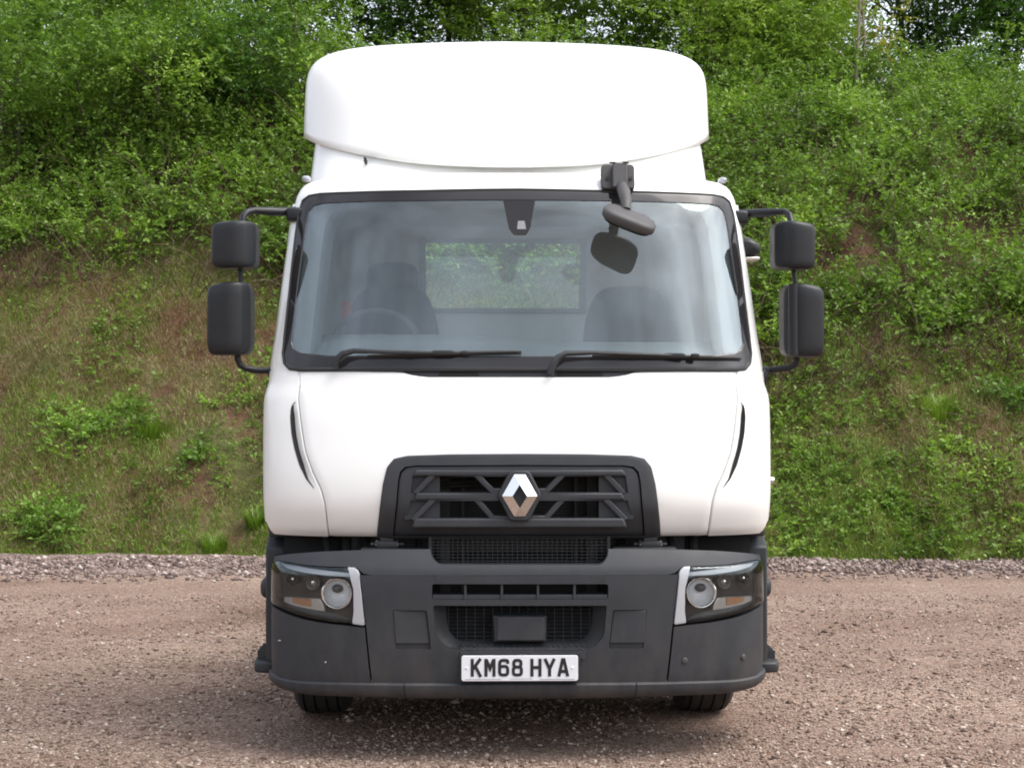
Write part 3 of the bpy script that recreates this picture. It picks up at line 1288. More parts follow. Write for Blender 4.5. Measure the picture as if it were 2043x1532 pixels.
# cab interior ----------------------------------------------------------
it = MB()
it.box(-1.12, 1.12, 0.55, YBACK, 1.10, 1.14)
it.build('cab_floor', 'dark_int', truck)
it = MB()
for x0, x1, z0, z1 in ((-1.09, RWc - RWu, 1.1, 2.60), (RWc - RWu, RWc + RWu, 1.1, RZ0), (RWc + RWu, 1.09, 1.1, 2.60), (RWc - RWu, RWc + RWu, RZ1, 2.60)):
    it.box(x0, x1, YBACK - 0.03, YBACK - 0.003, z0, z1)
it.box(-1.02, 1.02, 0.86, YBACK - 0.03, 2.60, 2.62)
it.box(-0.80, 0.80, 0.54, 0.86, 2.602, 2.622)
it.build('rear_lining', 'trim', truck)
rw = MB()
rw.box(RWc - RWu, RWc + RWu, YBACK + 0.005, YBACK + 0.011, RZ0, RZ1)
rw.build('rear_window', 'side_glass', truck)
rs = MB()
for x0, x1, z0, z1 in ((RWc - RWu - 0.015, RWc - RWu + 0.015, RZ0 - 0.015, RZ1 + 0.015), (RWc + RWu - 0.015, RWc + RWu + 0.015, RZ0 - 0.015, RZ1 + 0.015), (RWc - RWu + 0.015, RWc + RWu - 0.015, RZ0 - 0.015, RZ0 + 0.012), (RWc - RWu + 0.015, RWc + RWu - 0.015, RZ1 - 0.012, RZ1 + 0.015)):
    rs.box(x0, x1, YBACK - 0.05, YBACK - 0.032, z0, z1)
rs.build('rear_window_seal', 'seal_grey', truck, bevel=0.004)
# A pillar linings
for sgn in (-1, 1):
    t = MB()
    rows = []
    for i in range(12):
        h = 1.80 + (2.58 - 1.80) * i / 11
        sa = f_pil(min(max(h, pil[0][0]), pil[-1][0])) + 0.02
        a_ = BODY.pos(sa, h, -0.02)
        b_ = BODY.pos(sa + 0.05, h, -0.10)
        c_ = BODY.pos(sa + 0.01, h, -0.20)
        rows.append([((-v.x if sgn > 0 else v.x), v.y, v.z) for v in (a_, b_, c_)])
    t.loft(rows, closed=False)
    t.build('pillar_lining', 'trim', truck)
# dashboard
da = MB()
rows = []
prof = [(0.0, 1.765), (0.12, 1.80), (0.30, 1.865), (0.46, 1.91), (0.50, 1.90), (0.52, 1.84), (0.50, 1.5), (0.52, 1.15)]
for i in range(33):
    u = -1.06 + 2.12 * i / 32
    yf = BODY.dep(u, 1.79) + 0.03
    bump = 0.035 / (1 + math.exp((u - 0.02) * 18))
    rows.append([(u, yf + (p[0] if k else 0) * (1 - 0.25 * abs(u)) + 0.02, p[1] + (bump if 2 <= k <= 5 else 0)) for k, p in enumerate(prof)])
da.loft(rows, closed=False)
dao = da.build('dashboard', 'dash', truck, angle=50)
# steering wheel
swx, swz, swy = at(748, 690, 0.98)[0], at(748, 690, 0.98)[1], 0.98
t = MB()
rt = Matrix.Rotation(R(-35), 3, 'X')
ringp = [Vector((swx, swy, swz)) + rt @ Vector((0.225 * math.cos(2 * PI * k / 40), 0, 0.225 * math.sin(2 * PI * k / 40))) for k in range(41)]
t.tube(ringp, 0.016, 8, False)
for an in (200, 340, 90 + 180):
    t.tube([Vector((swx, swy + 0.03, swz)), Vector((swx, swy, swz)) + rt @ Vector((0.22 * math.cos(R(an)), 0, 0.22 * math.sin(R(an))))], 0.014, 6)
t.pillow((swx, swy + 0.02, swz), (0.08, 0.04, 0.07), 0.6, rt)
t.build('steering_wheel', 'wheel', truck)
for x_px in (782, 1258):
    sx = at(x_px, 600, 1.5)[0]
    s_ = MB()
    s_.pillow((sx, 1.52, 1.80), (0.26, 0.11, 0.44), 0.45, Matrix.Rotation(R(-8), 3, 'X'), 28, 18, shape=lambda x, y, z: (x * (1 - 0.16 * max(0, z) ** 2), y, z))
    so = s_.build('seat', 'seat', truck)
    c_ = MB()
    c_.pillow((sx, 1.25, 1.40), (0.25, 0.27, 0.09), 0.5)
    c_.build('seat_cushion', 'seat', so)
    c_ = MB()
    c_.pillow((sx, 1.56, 2.27), (0.14, 0.05, 0.10), 0.55)
    c_.tube([(sx - 0.05, 1.55, 2.1), (sx - 0.05, 1.56, 2.25)], 0.008, 6)
    c_.tube([(sx + 0.05, 1.55, 2.1), (sx + 0.05, 1.56, 2.25)], 0.008, 6)
    if x_px == 782:
        c_.build('headrest', 'seat', so)
rb = MB()
p_ = at(693, 612, 1.45)
rb.box(p_[0] - 0.03, p_[0] + 0.02, 1.44, 1.46, p_[1] - 0.07, p_[1] + 0.03)
rb.build('seat_belt', 'red', truck)

# ------------------------------------------------------------------ bumper
W_b = hermite([(0.28, 1.13), (0.33, 1.15), (0.45, 1.152), (0.80, 1.148), (0.95, 1.135), (1.0, 1.12)])
Y_b = hermite([(0.28, 0.05), (0.40, 0.020), (0.60, 0.006), (0.83, 0.0), (0.865, 0.004), (0.90, 0.018), (0.95, 0.045), (1.0, 0.08)])
BUMP = Surf(W_b, Y_b, 0.42, 2.9, 1.0)
BI = lambda x, y: BUMP.inv(x, y)
hl_top = [(546, 1124), (556, 1119), (575, 1122), (610, 1128), (650, 1131), (694, 1132), (712, 1134)]
# upper shoulder, full width
top_curve = [(548, 1110), (575, 1105), (640, 1100), (720, 1097), (860, 1095), (CX, 1095)]
tt_ = sorted(BUMP.path(top_curve))
bt_ = sorted(BUMP.path([(x, y - 1.5) for x, y in hl_top] + [(722, 1143), (740, 1147), (CX, 1147)]))
f_tt = lerp_tab(tt_)
f_bt = lerp_tab(bt_)
sl_ = [-1.25, -1.15, -1.06] + [-1 + i / 40 for i in range(81)] + [1.06, 1.15, 1.25]
bo = band_geo(BUMP, -1, 1, lambda s: f_bt(-abs(s)), lambda s: f_tt(-abs(s)), lambda v: 0.0, 8, 40, 0.04, sl_).build('bumper_shoulder', 'plastic', truck, angle=40)
rad_o = rounded(pts_at([(856, 1066), (1216, 1066), (1213, 1108), (1200, 1125), (874, 1125), (860, 1108)], 0.05), 0.02)
cut(bo, MB().prism(rad_o, -0.3, 0.5))
# centre section
shl = BUMP.path([(713, 1146), (718, 1150), (729, 1250), (734, 1300), (741, 1361)])
f_sh = lerp_tab(sorted((h, s) for s, h in shl))
hT = lambda s: f_bt(-abs(s)) - 0.002
hB = BUMP.inv(CX, 1362)[1]
cen = MB()
nr, ncl = 14, 30


def cen_pos(i, j, off):
    v = j / nr
    h = hB + (BUMP.inv(CX, 1148)[1] - hB) * v
    sL = f_sh(h) + 0.003
    s = sL + (-2 * sL) * i / ncl
    return BUMP.pos(s, h, off)


loops = [[cen_pos(i, j, 0) for i in range(ncl + 1)] for j in range(nr + 1)]
lb = [[cen_pos(i, j, -0.05) for i in range(ncl + 1)] for j in range(nr, -1, -1)]
cen.loft(loops + lb + [loops[0]], closed=False)
n_ = ncl + 1
for j in range(nr):
    a0, a1 = j * n_, (j + 1) * n_
    b0, b1 = (2 * nr + 1 - j) * n_, (2 * nr - j) * n_
    cen.f.append((a0, a1, b1, b0))
    cen.f.append((a0 + ncl, b0 + ncl, b1 + ncl, a1 + ncl))
ceno = cen.build('bumper_centre', 'plastic', truck, angle=40)
ct = MB()
P0 = lambda pts: pts_at(pts, 0.0)
ct.prism(rounded(P0([(862, 1165), (1214, 1165), (1214, 1196), (862, 1196)]), 0.012), -0.2, 0.3)
ct.prism(rounded(P0([(864, 1208), (1211, 1208), (1206, 1270), (1182, 1296), (1060, 1297), (894, 1297), (870, 1270)]), [0.01, 0.01, 0.03, 0.03, 0, 0.03, 0.03]), -0.2, 0.3)
for pl in ([(783, 1218), (851, 1218), (860, 1296), (790, 1296)], [(1224, 1217), (1292, 1217), (1285, 1295), (1215, 1295)]):
    ct.prism(rounded(P0(pl), 0.008), -0.2, 0.036)
cut(ceno, ct)
# square towing-eye covers
for pl in ([(784, 1219), (850, 1219), (857.5, 1285), (789, 1285)], [(1225, 1218), (1291, 1218), (1286, 1284), (1217, 1284)]):
    t = MB()
    t.prism(rounded(P0(pl), 0.008), 0.0215, 0.05)
    t.build('towing_eye_cover', 'plastic', truck, bevel=0.003)
# slot dividers and sill
t = MB()
for x in (928, 1001, 1073, 1146):
    q = P0([(x - 2, 1166), (x + 2.5, 1166), (x + 3, 1196), (x - 2.5, 1196)])
    t.prism(q, 0.006, 0.10)
q = P0([(863, 1187), (1213, 1187), (1213, 1196), (863, 1196)])
t.prism(q, 0.012, 0.11)
t.split('slot_divider', 'plastic', ceno, bevel=0.002)
# recess behind the lower opening: back wall with louvres and the centre block
rc = MB()
ob = rounded(P0([(864, 1208), (1211, 1208), (1206, 1270), (1182, 1296), (894, 1296), (870, 1270)]), [0.01, 0.01, 0.03, 0.03, 0.03, 0.03])
n_ob = len(ob)
cxo, czo = 0.0, sum(z for x, z in ob) / n_ob
inn = [((x - cxo) * 0.86 + cxo, (z - czo) * 0.80 + czo + 0.006) for x, z in ob]
rc.loft([[(x, 0.045, z) for x, z in ob], [(x, 0.105, z) for x, z in inn]])
rc.build('bumper_recess', 'plastic', truck, angle=30)
lv = MB()
z0_, z1_ = min(z for x, z in inn), max(z for x, z in inn)
for i in range(9):
    z = z0_ + (z1_ - z0_) * (i + 0.5) / 9
    rtm = Matrix.Translation((0, 0.115, z)) @ Matrix.Rotation(R(35), 4, 'X')
    lv.box(-0.36, 0.36, -0.012, 0.012, -0.002, 0.002, rtm)
for x in np.linspace(-0.32, 0.32, 17):
    lv.box(x - 0.0015, x + 0.0015, 0.104, 0.11, z0_, z1_)
lv.build('lower_louvre', 'plastic_dk', truck)
blk = MB()
bq = P0([(984, 1230), (1092, 1230), (1090, 1283), (986, 1283)])
bf = P0([(994, 1233), (1086, 1233), (1086, 1279), (994, 1279)])
blk.loft([[(x, 0.10, z) for x, z in bq], [(x, 0.045, z) for x, z in bq], [(x, 0.03, z) for x, z in bf]], cap1=True, cap0=True)
blk.build('radar_cover', 'plastic', truck, bevel=0.003)


# treads
def tread(px0, px1, py0, py1, y0_, y1_, cols_, rows_):
    t_ = MB()
    a_, b_ = at(px0, py1, y0_), at(px1, py1, y0_)
    c_, d_ = at(px0, py0, y1_), at(px1, py0, y1_)
    base = [(a_[0], y0_, a_[1]), (b_[0], y0_, b_[1]), (d_[0], y1_, d_[1]), (c_[0], y1_, c_[1])]
    t_.add(base + [(x, y, z - 0.03) for x, y, z in base], [(0, 1, 2, 3), (4, 7, 6, 5), (0, 4, 5, 1), (1, 5, 6, 2), (2, 6, 7, 3), (3, 7, 4, 0)])
    for i in range(cols_):
        for j in range(rows_):
            f0, g0 = (i + 0.2) / cols_, (j + 0.2) / rows_
            f1, g1 = (i + 0.75) / cols_, (j + 0.8) / rows_

            def pt(f, g, up):
                p = Vector(base[0]) * (1 - f) * (1 - g) + Vector(base[1]) * f * (1 - g) + Vector(base[2]) * f * g + Vector(base[3]) * (1 - f) * g
                return (p.x, p.y - up * 0.6, p.z + up)
            qs = [pt(f0, g0, 0), pt(f1, g0, 0), pt(f1, g1, 0), pt(f0, g1, 0)]
            qt = [pt(f0 + .05 / cols_, g0, 0.004), pt(f1, g0, 0.004), pt(f1, g1, 0.004), pt(f0 + .05 / cols_, g1, 0.004)]
            t_.loft([qs, qt], cap1=True)
    return t_


tread(870, 1206, 1125, 1146, 0.004, 0.095, 28, 3).build('step_tread', 'plastic', truck, angle=25)
tread(918, 1168, 1284, 1300, 0.004, 0.075, 22, 2).build('step_tread', 'plastic', truck, angle=25)
# mesh above the tread
ms = MB()
for i in range(8):
    py = 1074 + i * 6.4
    yy = 0.13
    wd = 0 if i < 6 else (i - 5) * 5
    a_, b_ = at(862 + wd, py, yy), at(1211 - wd, py, yy)
    ms.tube([(a_[0], yy, a_[1]), (b_[0], yy, b_[1])], 0.0022, 4)
for i in range(36):
    px_ = 864 + i * 9.9
    yy = 0.132
    wd = 0 if 1 < i < 34 else 8
    a_, b_ = at(px_, 1070, yy), at(px_, 1123 - wd, yy)
    ms.tube([(a_[0], yy, a_[1]), (b_[0], yy, b_[1])], 0.0018, 4)
ms.build('radiator_mesh', 'plastic_dk', truck)
fr = MB()
yy = 0.125
pa_ = [at(x, y, yy) for x, y in ((858, 1070), (858, 1104), (864, 1118), (876, 1126), (1196, 1126), (1208, 1118), (1214, 1104), (1214, 1070))]
fr.tube([(a_, yy, b_) for a_, b_ in pa_], 0.008, 6)
fr.build('mesh_frame', 'plastic', truck)
# radiator and structure in the dark gap
rd_ = MB()
rd_.box(-0.78, 0.78, 0.34, 0.40, 0.35, 1.40)
for i in range(60):
    z = 0.5 + i * 0.0145
    rd_.box(-0.56, 0.56, 0.330, 0.3385, z, z + 0.004)
rd_.build('radiator', 'radiator', truck)
ps = MB()
for px_ in (888, 924, 1148, 1180):
    w_ = 0.024 if px_ in (888, 1180) else 0.007
    x0_ = at(px_, 1090, 0.28)[0]
    ps.box(x0_ - w_, x0_ + w_, 0.25, 0.30, 0.70, 1.30)
ps.split('radiator_post', 'steel', truck)
hz = MB()
hz.box(-1.1, 1.1, 0.42, 0.5, 0.35, 1.05)
for k, px_ in enumerate((655, 690, 715, 735, 835, 1235, 1345, 1385)):
    a_ = at(px_, 1090, 0.3)
    hz.tube([(a_[0], 0.32, 0.90), (a_[0] + 0.03 * ((k % 3) - 1), 0.36, 1.08)], 0.016 + 0.006 * (k % 2), 8)
hz.build('front_crossmember', 'black', truck)
pipe = MB()
for z_, dx in ((1.26, 0.0), (1.235, 0.02), (1.215, -0.02)):
    pipe.tube([(-0.50 + dx, 0.26, z_ - 0.03), (-0.38 + dx, 0.24, z_ + 0.005), (-0.25 + dx, 0.24, z_ + 0.02), (-0.14, 0.27, z_ + 0.02)], 0.008, 8)
pipe.tube([(0.42, 0.24, 1.2), (0.47, 0.24, 1.28), (0.50, 0.26, 1.22)], 0.016, 8)
pipe.split('hose', 'steel', truck)
# flap hinges with pale bolts
for px_, sg in ((772, 1), (1298, 1)):
    hx = at(px_, 1086, 0.16)
    t = MB()
    t.pillow((hx[0], 0.17, hx[1]), (0.055, 0.03, 0.018), 0.4)
    t.box(hx[0] - 0.03, hx[0] + 0.03, 0.15, 0.2, hx[1] - 0.005, hx[1] + 0.04)
    t.tube([(hx[0] - 0.075, 0.17, hx[1]), (hx[0] + 0.075, 0.17, hx[1])], 0.010, 8)
    ho_ = t.build('flap_hinge', 'plastic_dk', truck)
    for dx in (-0.045, 0.045):
        t = MB()
        t.lathe([(-0.005, 0.004), (-0.005, 0.021), (0.005, 0.021), (0.005, 0.004)], 'x', (hx[0] + dx, 0.165, hx[1]), 14)
        t.build('bolt', 'brass', ho_)
# shelf pieces left and right of the mesh
for pl in ([(719, 1095), (848, 1095), (850, 1104), (852, 1110), (722, 1108)], [(1224, 1093), (1350, 1093), (1348, 1106), (1222, 1109), (1222, 1102)]):
    q = pts_at(pl, 0.09)
    t = MB()
    t.prism(q, 0.088, 0.20)
    t.build('bumper_shelf', 'plastic_dk', truck, bevel=0.003)

# lower corners of the bumper
hl_bot = [(543, 1203), (552, 1212), (565, 1219), (604, 1233), (646, 1241), (690, 1246), (727, 1250)]
f_hb = lerp_tab(sorted(BUMP.path(hl_bot)))
f_lip = lambda s: lerp_tab(sorted(BUMP.path([(548, 1340), (560, 1350), (600, 1357), (700, 1360), (CX, 1361)])))(-abs(s))
lip_tab = sorted(BUMP.path([(548, 1342), (560, 1350), (600, 1357), (700, 1360), (CX, 1361)]))
f_lip = lerp_tab(lip_tab)
for sgn in (-1, 1):
    mb = MB()
    rows = []
    nrw = 10
    for j in range(nrw + 1):
        v = j / nrw
        row = []
        for i in range(30):
            f = i / 24
            h0 = 0.50
            for _ in range(3):
                s_in = f_sh(h0) - 0.003
                s = s_in + (-1.0 - s_in) * f if f <= 1 else -1 - (f - 1) * 1.3
                lo_, hi_ = f_lip(max(s, -1)), f_hb(max(s, -1)) - 0.004
                h0 = lo_ + (hi_ - lo_) * v
            row.append((s, h0))
        rows.append(row)
    for off_, rws in ((0, rows), (-0.03, rows[::-1])):
        pass
    F_ = [[BUMP.pos(s, h, 0.002) for s, h in r_] for r_ in rows]
    B_ = [[BUMP.pos(s, h, -0.03) for s, h in r_] for r_ in rows[::-1]]
    allp = F_ + B_ + [F_[0]]
    mb.loft([[(-p.x if sgn > 0 else p.x, p.y, p.z) for p in r_] for r_ in allp], closed=False)
    n_ = 30
    for j in range(nrw):
        a0, a1 = j * n_, (j + 1) * n_
        b0, b1 = (2 * nrw + 1 - j) * n_, (2 * nrw - j) * n_
        mb.f.append((a0, a1, b1, b0))
    bc = mb.build('bumper_corner', 'plastic', truck, angle=40)
    if sgn > 0:
        for x_, y_ in ((1366, 1317), (1482, 1310)):
            s, h = BUMP.inv(x_, y_)
            p = BUMP.pos(s, h, 0.003)
            n1 = (BUMP.pos(s, h, 0.02) - p).normalized()
            t = MB()
            q = n1.to_track_quat('Z', 'Y').to_matrix()
            lo = []
            for r_, z_ in ((0.014, -0.004), (0.014, 0.003), (0.011, 0.006), (0.001, 0.007)):
                lo.append([p + q @ Vector((r_ * math.cos(2 * PI * k / 18), r_ * math.sin(2 * PI * k / 18), z_)) for k in range(18)])
            t.loft(lo)
            t.build('parking_sensor', 'gray_plastic', bc)
    else:
        t = MB()
        s, h = BUMP.inv(559.5, 1277)
        p = BUMP.pos(s, h, 0.003)
        t.pillow(p, (0.009, 0.004, 0.0022), 0.8)
        s, h = BUMP.inv(650, 1320)
        p = BUMP.pos(s, h, 0.003)
        t.pillow(p, (0.004, 0.003, 0.003), 0.8)
        t.split('scuff_mark', 'tray', bc)

# lip
lp_ = MB()
prof = [(1.0, -0.004), (0.985, 0.008), (0.93, 0.016), (0.65, 0.020), (0.35, 0.015), (0.12, 0.002), (0.0, -0.018), (0.0, -0.06)]
hlb_tab = sorted(BUMP.path([(552, 1366), (570, 1378), (620, 1389), (720, 1393), (CX, 1397)]))
f_llb = lerp_tab(hlb_tab)
sl_ = [-1.22, -1.12, -1.05] + [-1 + i / 44 for i in range(89)] + [1.05, 1.12, 1.22]
loops = []
for v, o in prof:
    loops.append([BUMP.pos(s, f_llb(max(-abs(s), -1)) + (f_lip(max(-abs(s), -1)) - f_llb(max(-abs(s), -1))) * v, o) for s in sl_])
lp_.loft(loops, closed=False)
lpo = lp_.build('bumper_lip', 'plastic', truck, angle=50)
t = MB()
for px_ in (808, 1268):
    s, h = BUMP.inv(px_, 1378)
    pp = [BUMP.pos(s, f_llb(-abs(s)) + (f_lip(-abs(s)) - f_llb(-abs(s))) * v, o + 0.0012) for v, o in prof[:-1]]
    t.tube(pp, 0.0022, 5)
t.split('lip_joint', 'black', lpo)
# shadowy shut lines are real gaps; a dark backing closes them
for sgn in (-1, 1):
    bkd = MB()
    bkd.loft([[BUMP.pos(sgn * (-f_sh(h) + d_), h, -0.036) for d_ in (-0.03, 0.0, 0.03)] for h in (0.36, 0.45, 0.55, 0.65)], closed=False)
    bkd.build('bumper_backing', 'black', truck)


# headlights ---------------------------------------------------------------
def headlight(sgn):
    # authored for the left lamp, mirrored for the right one
    X = lambda p: (-p.x, p.y, p.z) if sgn > 0 else (p.x, p.y, p.z)

    def build(mb, name, mat, parent, **kw):
        mb.v = [((-v[0] if sgn > 0 else v[0]), v[1], v[2]) for v in mb.v]
        return mb.build(name, mat, parent, **kw)
    lens_px = hl_top[:-1] + [(706, 1152), (705, 1170), (707, 1215), (706, 1230), (703, 1243.5), (660, 1240), (604, 1229), (570, 1217), (556, 1210), (546, 1201)]
    ol = BUMP.path(lens_px)
    ol = [(max(s, -0.985), h) for s, h in ol]
    # clean the left edge
    ol[0] = (-1.03, ol[0][1])
    ol[-1] = (-1.03, ol[-1][1])
    o120 = resample(ol, 120)
    # dark bowl
    c_ = (np.array(o120).min(0) + np.array(o120).max(0)) / 2
    mb = MB()
    lp1 = [BUMP.pos(p[0], p[1], 0.0) for p in o120]
    lp2 = [BUMP.pos(*(c_ + (np.array(p) - c_) * 0.97), -0.035) for p in o120]
    lps = [lp1, lp2] + [[BUMP.pos(*(c_ + (np.array(p) - c_) * k), -0.045) for p in o120] for k in (0.8, 0.6, 0.4, 0.2, 0.05)]
    mb.loft(lps, cap1=True)
    root = build(mb, 'headlight', 'lamp_black', truck)
    # clear lens
    mb = MB()
    mb.loft([[BUMP.pos(*(c_ + (np.array(p) - c_) * k), 0.003 + o) for p in o120] for k, o in ((1.0, -0.004), (0.985, 0.0), (0.9, 0.003), (0.75, 0.004), (0.6, 0.004), (0.45, 0.004), (0.3, 0.004), (0.15, 0.004), (0.03, 0.004))], cap1=True)
    build(mb, 'lens', 'lens', root, angle=60)
    # silver bar beside the lens
    bar_px = [(695, 1131.5), (708, 1132), (714, 1137), (717, 1143), (727.5, 1247.5), (703, 1244), (706.5, 1231), (705, 1170), (700, 1148)]
    q = BUMP.path(bar_px)
    mb = plate_geo(BUMP, resample(q, 70), 0.006, 0.03, 0.003, fac=(0.9, 0.7, 0.5, 0.3, 0.1))
    build(mb, 'trim_bar', 'silver', root, angle=40)
    # upper daylight strip
    st_px = [(556, 1121), (590, 1127), (640, 1136), (698, 1143), (700, 1151), (650, 1148), (600, 1141), (566, 1131)]
    q = BUMP.path(st_px)
    mb = plate_geo(BUMP, resample(q, 60), -0.012, 0.02, 0.003, fac=(0.9, 0.7, 0.5, 0.3, 0.1))
    build(mb, 'daylight_strip', 'silver', root, angle=40)

    def disc(px, py, r, name, mat, depth, off, lensm=None):
        s, h = BUMP.inv(px, py)
        p = BUMP.pos(s, h, off)
        nrm_ = Vector((-0.25 if px < 600 else -0.12, -1, 0)).normalized()
        q_ = nrm_.to_track_quat('Z', 'Y').to_matrix()
        mb_ = MB()
        lo = []
        for k in range(9):
            a_ = k / 8
            lo.append([p + q_ @ Vector((r * (1 - a_) * math.cos(2 * PI * i / 36), r * (1 - a_) * math.sin(2 * PI * i / 36), -depth * (1 - (1 - a_) ** 2))) for i in range(36)])
        mb_.loft(lo)
        o_ = build(mb_, name, mat, root, angle=70)
        rg = MB()
        rg.tube([p + q_ @ Vector((r * math.cos(2 * PI * i / 36), r * math.sin(2 * PI * i / 36), 0)) for i in range(37)], r * 0.09, 8, False)
        build(rg, 'bezel', 'chrome' if lensm == 'big' else 'plastic_dk', root)
        if lensm:
            bl = MB()
            bl.pillow(p + q_ @ Vector((0, 0, -depth * 0.5)) + Vector((0, 0, r * 0.32 if lensm == 'big' else 0)), (r * 0.40, r * 0.3, r * (0.3 if lensm == 'big' else 0.4)), 1.0, None, 20, 12)
            build(bl, 'bulb', 'lamp_shield' if lensm == 'big' else 'chrome', root)
    disc(671, 1184, 0.066, 'main_beam', 'reflector', 0.028, -0.008, 'big')
    disc(621, 1163, 0.035, 'dipped_beam', 'lamp_grey', 0.03, -0.012, 'small')
    disc(578, 1156, 0.026, 'side_beam', 'lamp_black', 0.025, -0.016, 'small')
    # indicator tray
    tr_px = [(562, 1191), (600, 1193), (636, 1195), (643, 1208), (646, 1220), (620, 1216), (585, 1209), (562, 1200)]
    q = BUMP.path(tr_px)
    mb = plate_geo(BUMP, resample(q, 60), -0.014, 0.02, 0.002, fac=(0.9, 0.7, 0.5, 0.3, 0.1))
    build(mb, 'indicator_tray', 'tray', root, angle=40)
    og_px = [(579, 1192.5), (600, 1193.5), (618, 1195), (618, 1211), (600, 1208), (581, 1203)]
    q = BUMP.path(og_px)
    mb = plate_geo(BUMP, resample(q, 40), -0.009, 0.012, 0.004, fac=(0.9, 0.7, 0.5, 0.3, 0.1))
    build(mb, 'indicator', 'orange', root, angle=40)


headlight(-1)
headlight(1)

# number plate ---------------------------------------------------------------
pc0, pc1 = at(920.5, 1358, -0.012), at(1153.5, 1307, -0.012)
PCX, PCZ = (pc0[0] + pc1[0]) / 2, (pc0[1] + pc1[1]) / 2
t = MB()
t.prism([(x + PCX, z + PCZ) for x, z in rounded([(-0.26, -0.0565), (0.26, -0.0565), (0.26, 0.0565), (-0.26, 0.0565)], 0.012)], -0.014, 0.0)
npo = t.build('number_plate', 'plate_white', truck, bevel=0.0015)
t = MB()
t.prism([(x + PCX, z + PCZ) for x, z in rounded([(-0.268, -0.062), (0.268, -0.062), (0.268, 0.064), (-0.268, 0.064)], 0.012)], -0.004, 0.03)
t.build('plate_backing', 'plastic_dk', npo)


def stroke(mb, pts, w, y0_, y1_, ox, oz, closed=False):
    pts = [Vector(p) for p in pts]
    n = len(pts)
    lft, rgt = [], []
    for i in range(n):
        if closed:
            a_, b_ = pts[i] - pts[i - 1], pts[(i + 1) % n] - pts[i]
        else:
            a_ = pts[i] - pts[i - 1] if i else pts[1] - pts[0]
            b_ = pts[i + 1] - pts[i] if i < n - 1 else a_
        a_, b_ = a_.normalized(), b_.normalized()
        nr_ = Vector((-(a_ + b_).y, (a_ + b_).x)).normalized()
        k = w / 2 / max(0.35, nr_.dot(Vector((-a_.y, a_.x))))
        lft.append(pts[i] + nr_ * k)
        rgt.append(pts[i] - nr_ * k)
    rr = range(n if closed else n - 1)
    for i in rr:
        j = (i + 1) % n
        q = [lft[i], lft[j], rgt[j], rgt[i]]
        mb.prism([(v.x / 1000 + ox, v.y / 1000 + oz) for v in q], y0_, y1_)


def open_round(pts, r, k=5):
    out = [pts[0]]
    for i in range(1, len(pts) - 1):
        p, a_, b_ = Vector(pts[i]), Vector(pts[i - 1]), Vector(pts[i + 1])
        d = min(r, (a_ - p).length * .49, (b_ - p).length * .49)
        p0, p1 = p + (a_ - p).normalized() * d, p + (b_ - p).normalized() * d
        for j in range(k + 1):
            t_ = j / k
            q = p0 * (1 - t_) ** 2 + p * 2 * t_ * (1 - t_) + p1 * t_ * t_
            out.append((q.x, q.y))
    out.append(pts[-1])
    return out


GL = {
    'K': [([(7, 0), (7, 79)], False), ([(44, 80), (10, 33)], False), ([(20, 47), (45, -1)], False)],
    'M': [([(7, 0), (7, 79)], False), ([(43, 0), (43, 79)], False), ([(8, 76), (25, 36), (42, 76)], False)],
    '6': [(rounded([(7, 7), (43, 7), (43, 45), (7, 45)], 14), True), (open_round([(7, 26), (7, 72), (43, 72), (43, 57)], 15), False)],
    '8': [(rounded([(7, 7), (43, 7), (43, 42), (7, 42)], 13), True), (rounded([(9, 42), (41, 42), (41, 72), (9, 72)], 13), True)],
    'H': [([(7, 0), (7, 79)], False), ([(43, 0), (43, 79)], False), ([(7, 40), (43, 40)], False)],
    'Y': [([(25, 0), (25, 36)], False), ([(4, 79), (25, 33), (46, 79)], False)],
    'A': [([(5, 0), (22, 74), (28, 74), (45, 0)], False), ([(12, 22), (38, 22)], False)],
}
cur = -219.0
for ch in 'KM68 HYA':
    if ch == ' ':
        cur += 33 - 11
        continue
    t = MB()
    yo = 0.0
    for kk, (pts, cl) in enumerate(GL[ch]):
        stroke(t, pts, 14, -0.0160 - 0.0004 * kk, -0.0138, PCX + cur / 1000, PCZ - 0.036, cl)
    t.build('lettering', 'plate_black', npo, fix=False)
    cur += 61
t = MB()
t.box(PCX - 0.245, PCX - 0.085, -0.0148, -0.0138, PCZ - 0.0500, PCZ - 0.0485)
t.box(PCX + 0.09, PCX + 0.245, -0.0148, -0.0138, PCZ - 0.0500, PCZ - 0.0485)
t.box(PCX - 0.045, PCX + 0.055, -0.0148, -0.0138, PCZ - 0.0475, PCZ - 0.0463)
t.split('border_line', 'gray_plastic', npo)
t = MB()
for dx in (-0.237, 0.235):
    t.lathe([(-0.004, 0.0005), (-0.0035, 0.005), (0, 0.0065)], 'y', (PCX + dx, -0.0135, PCZ + 0.002), 14)
t.split('fixing_screw', 'plate_white', npo)

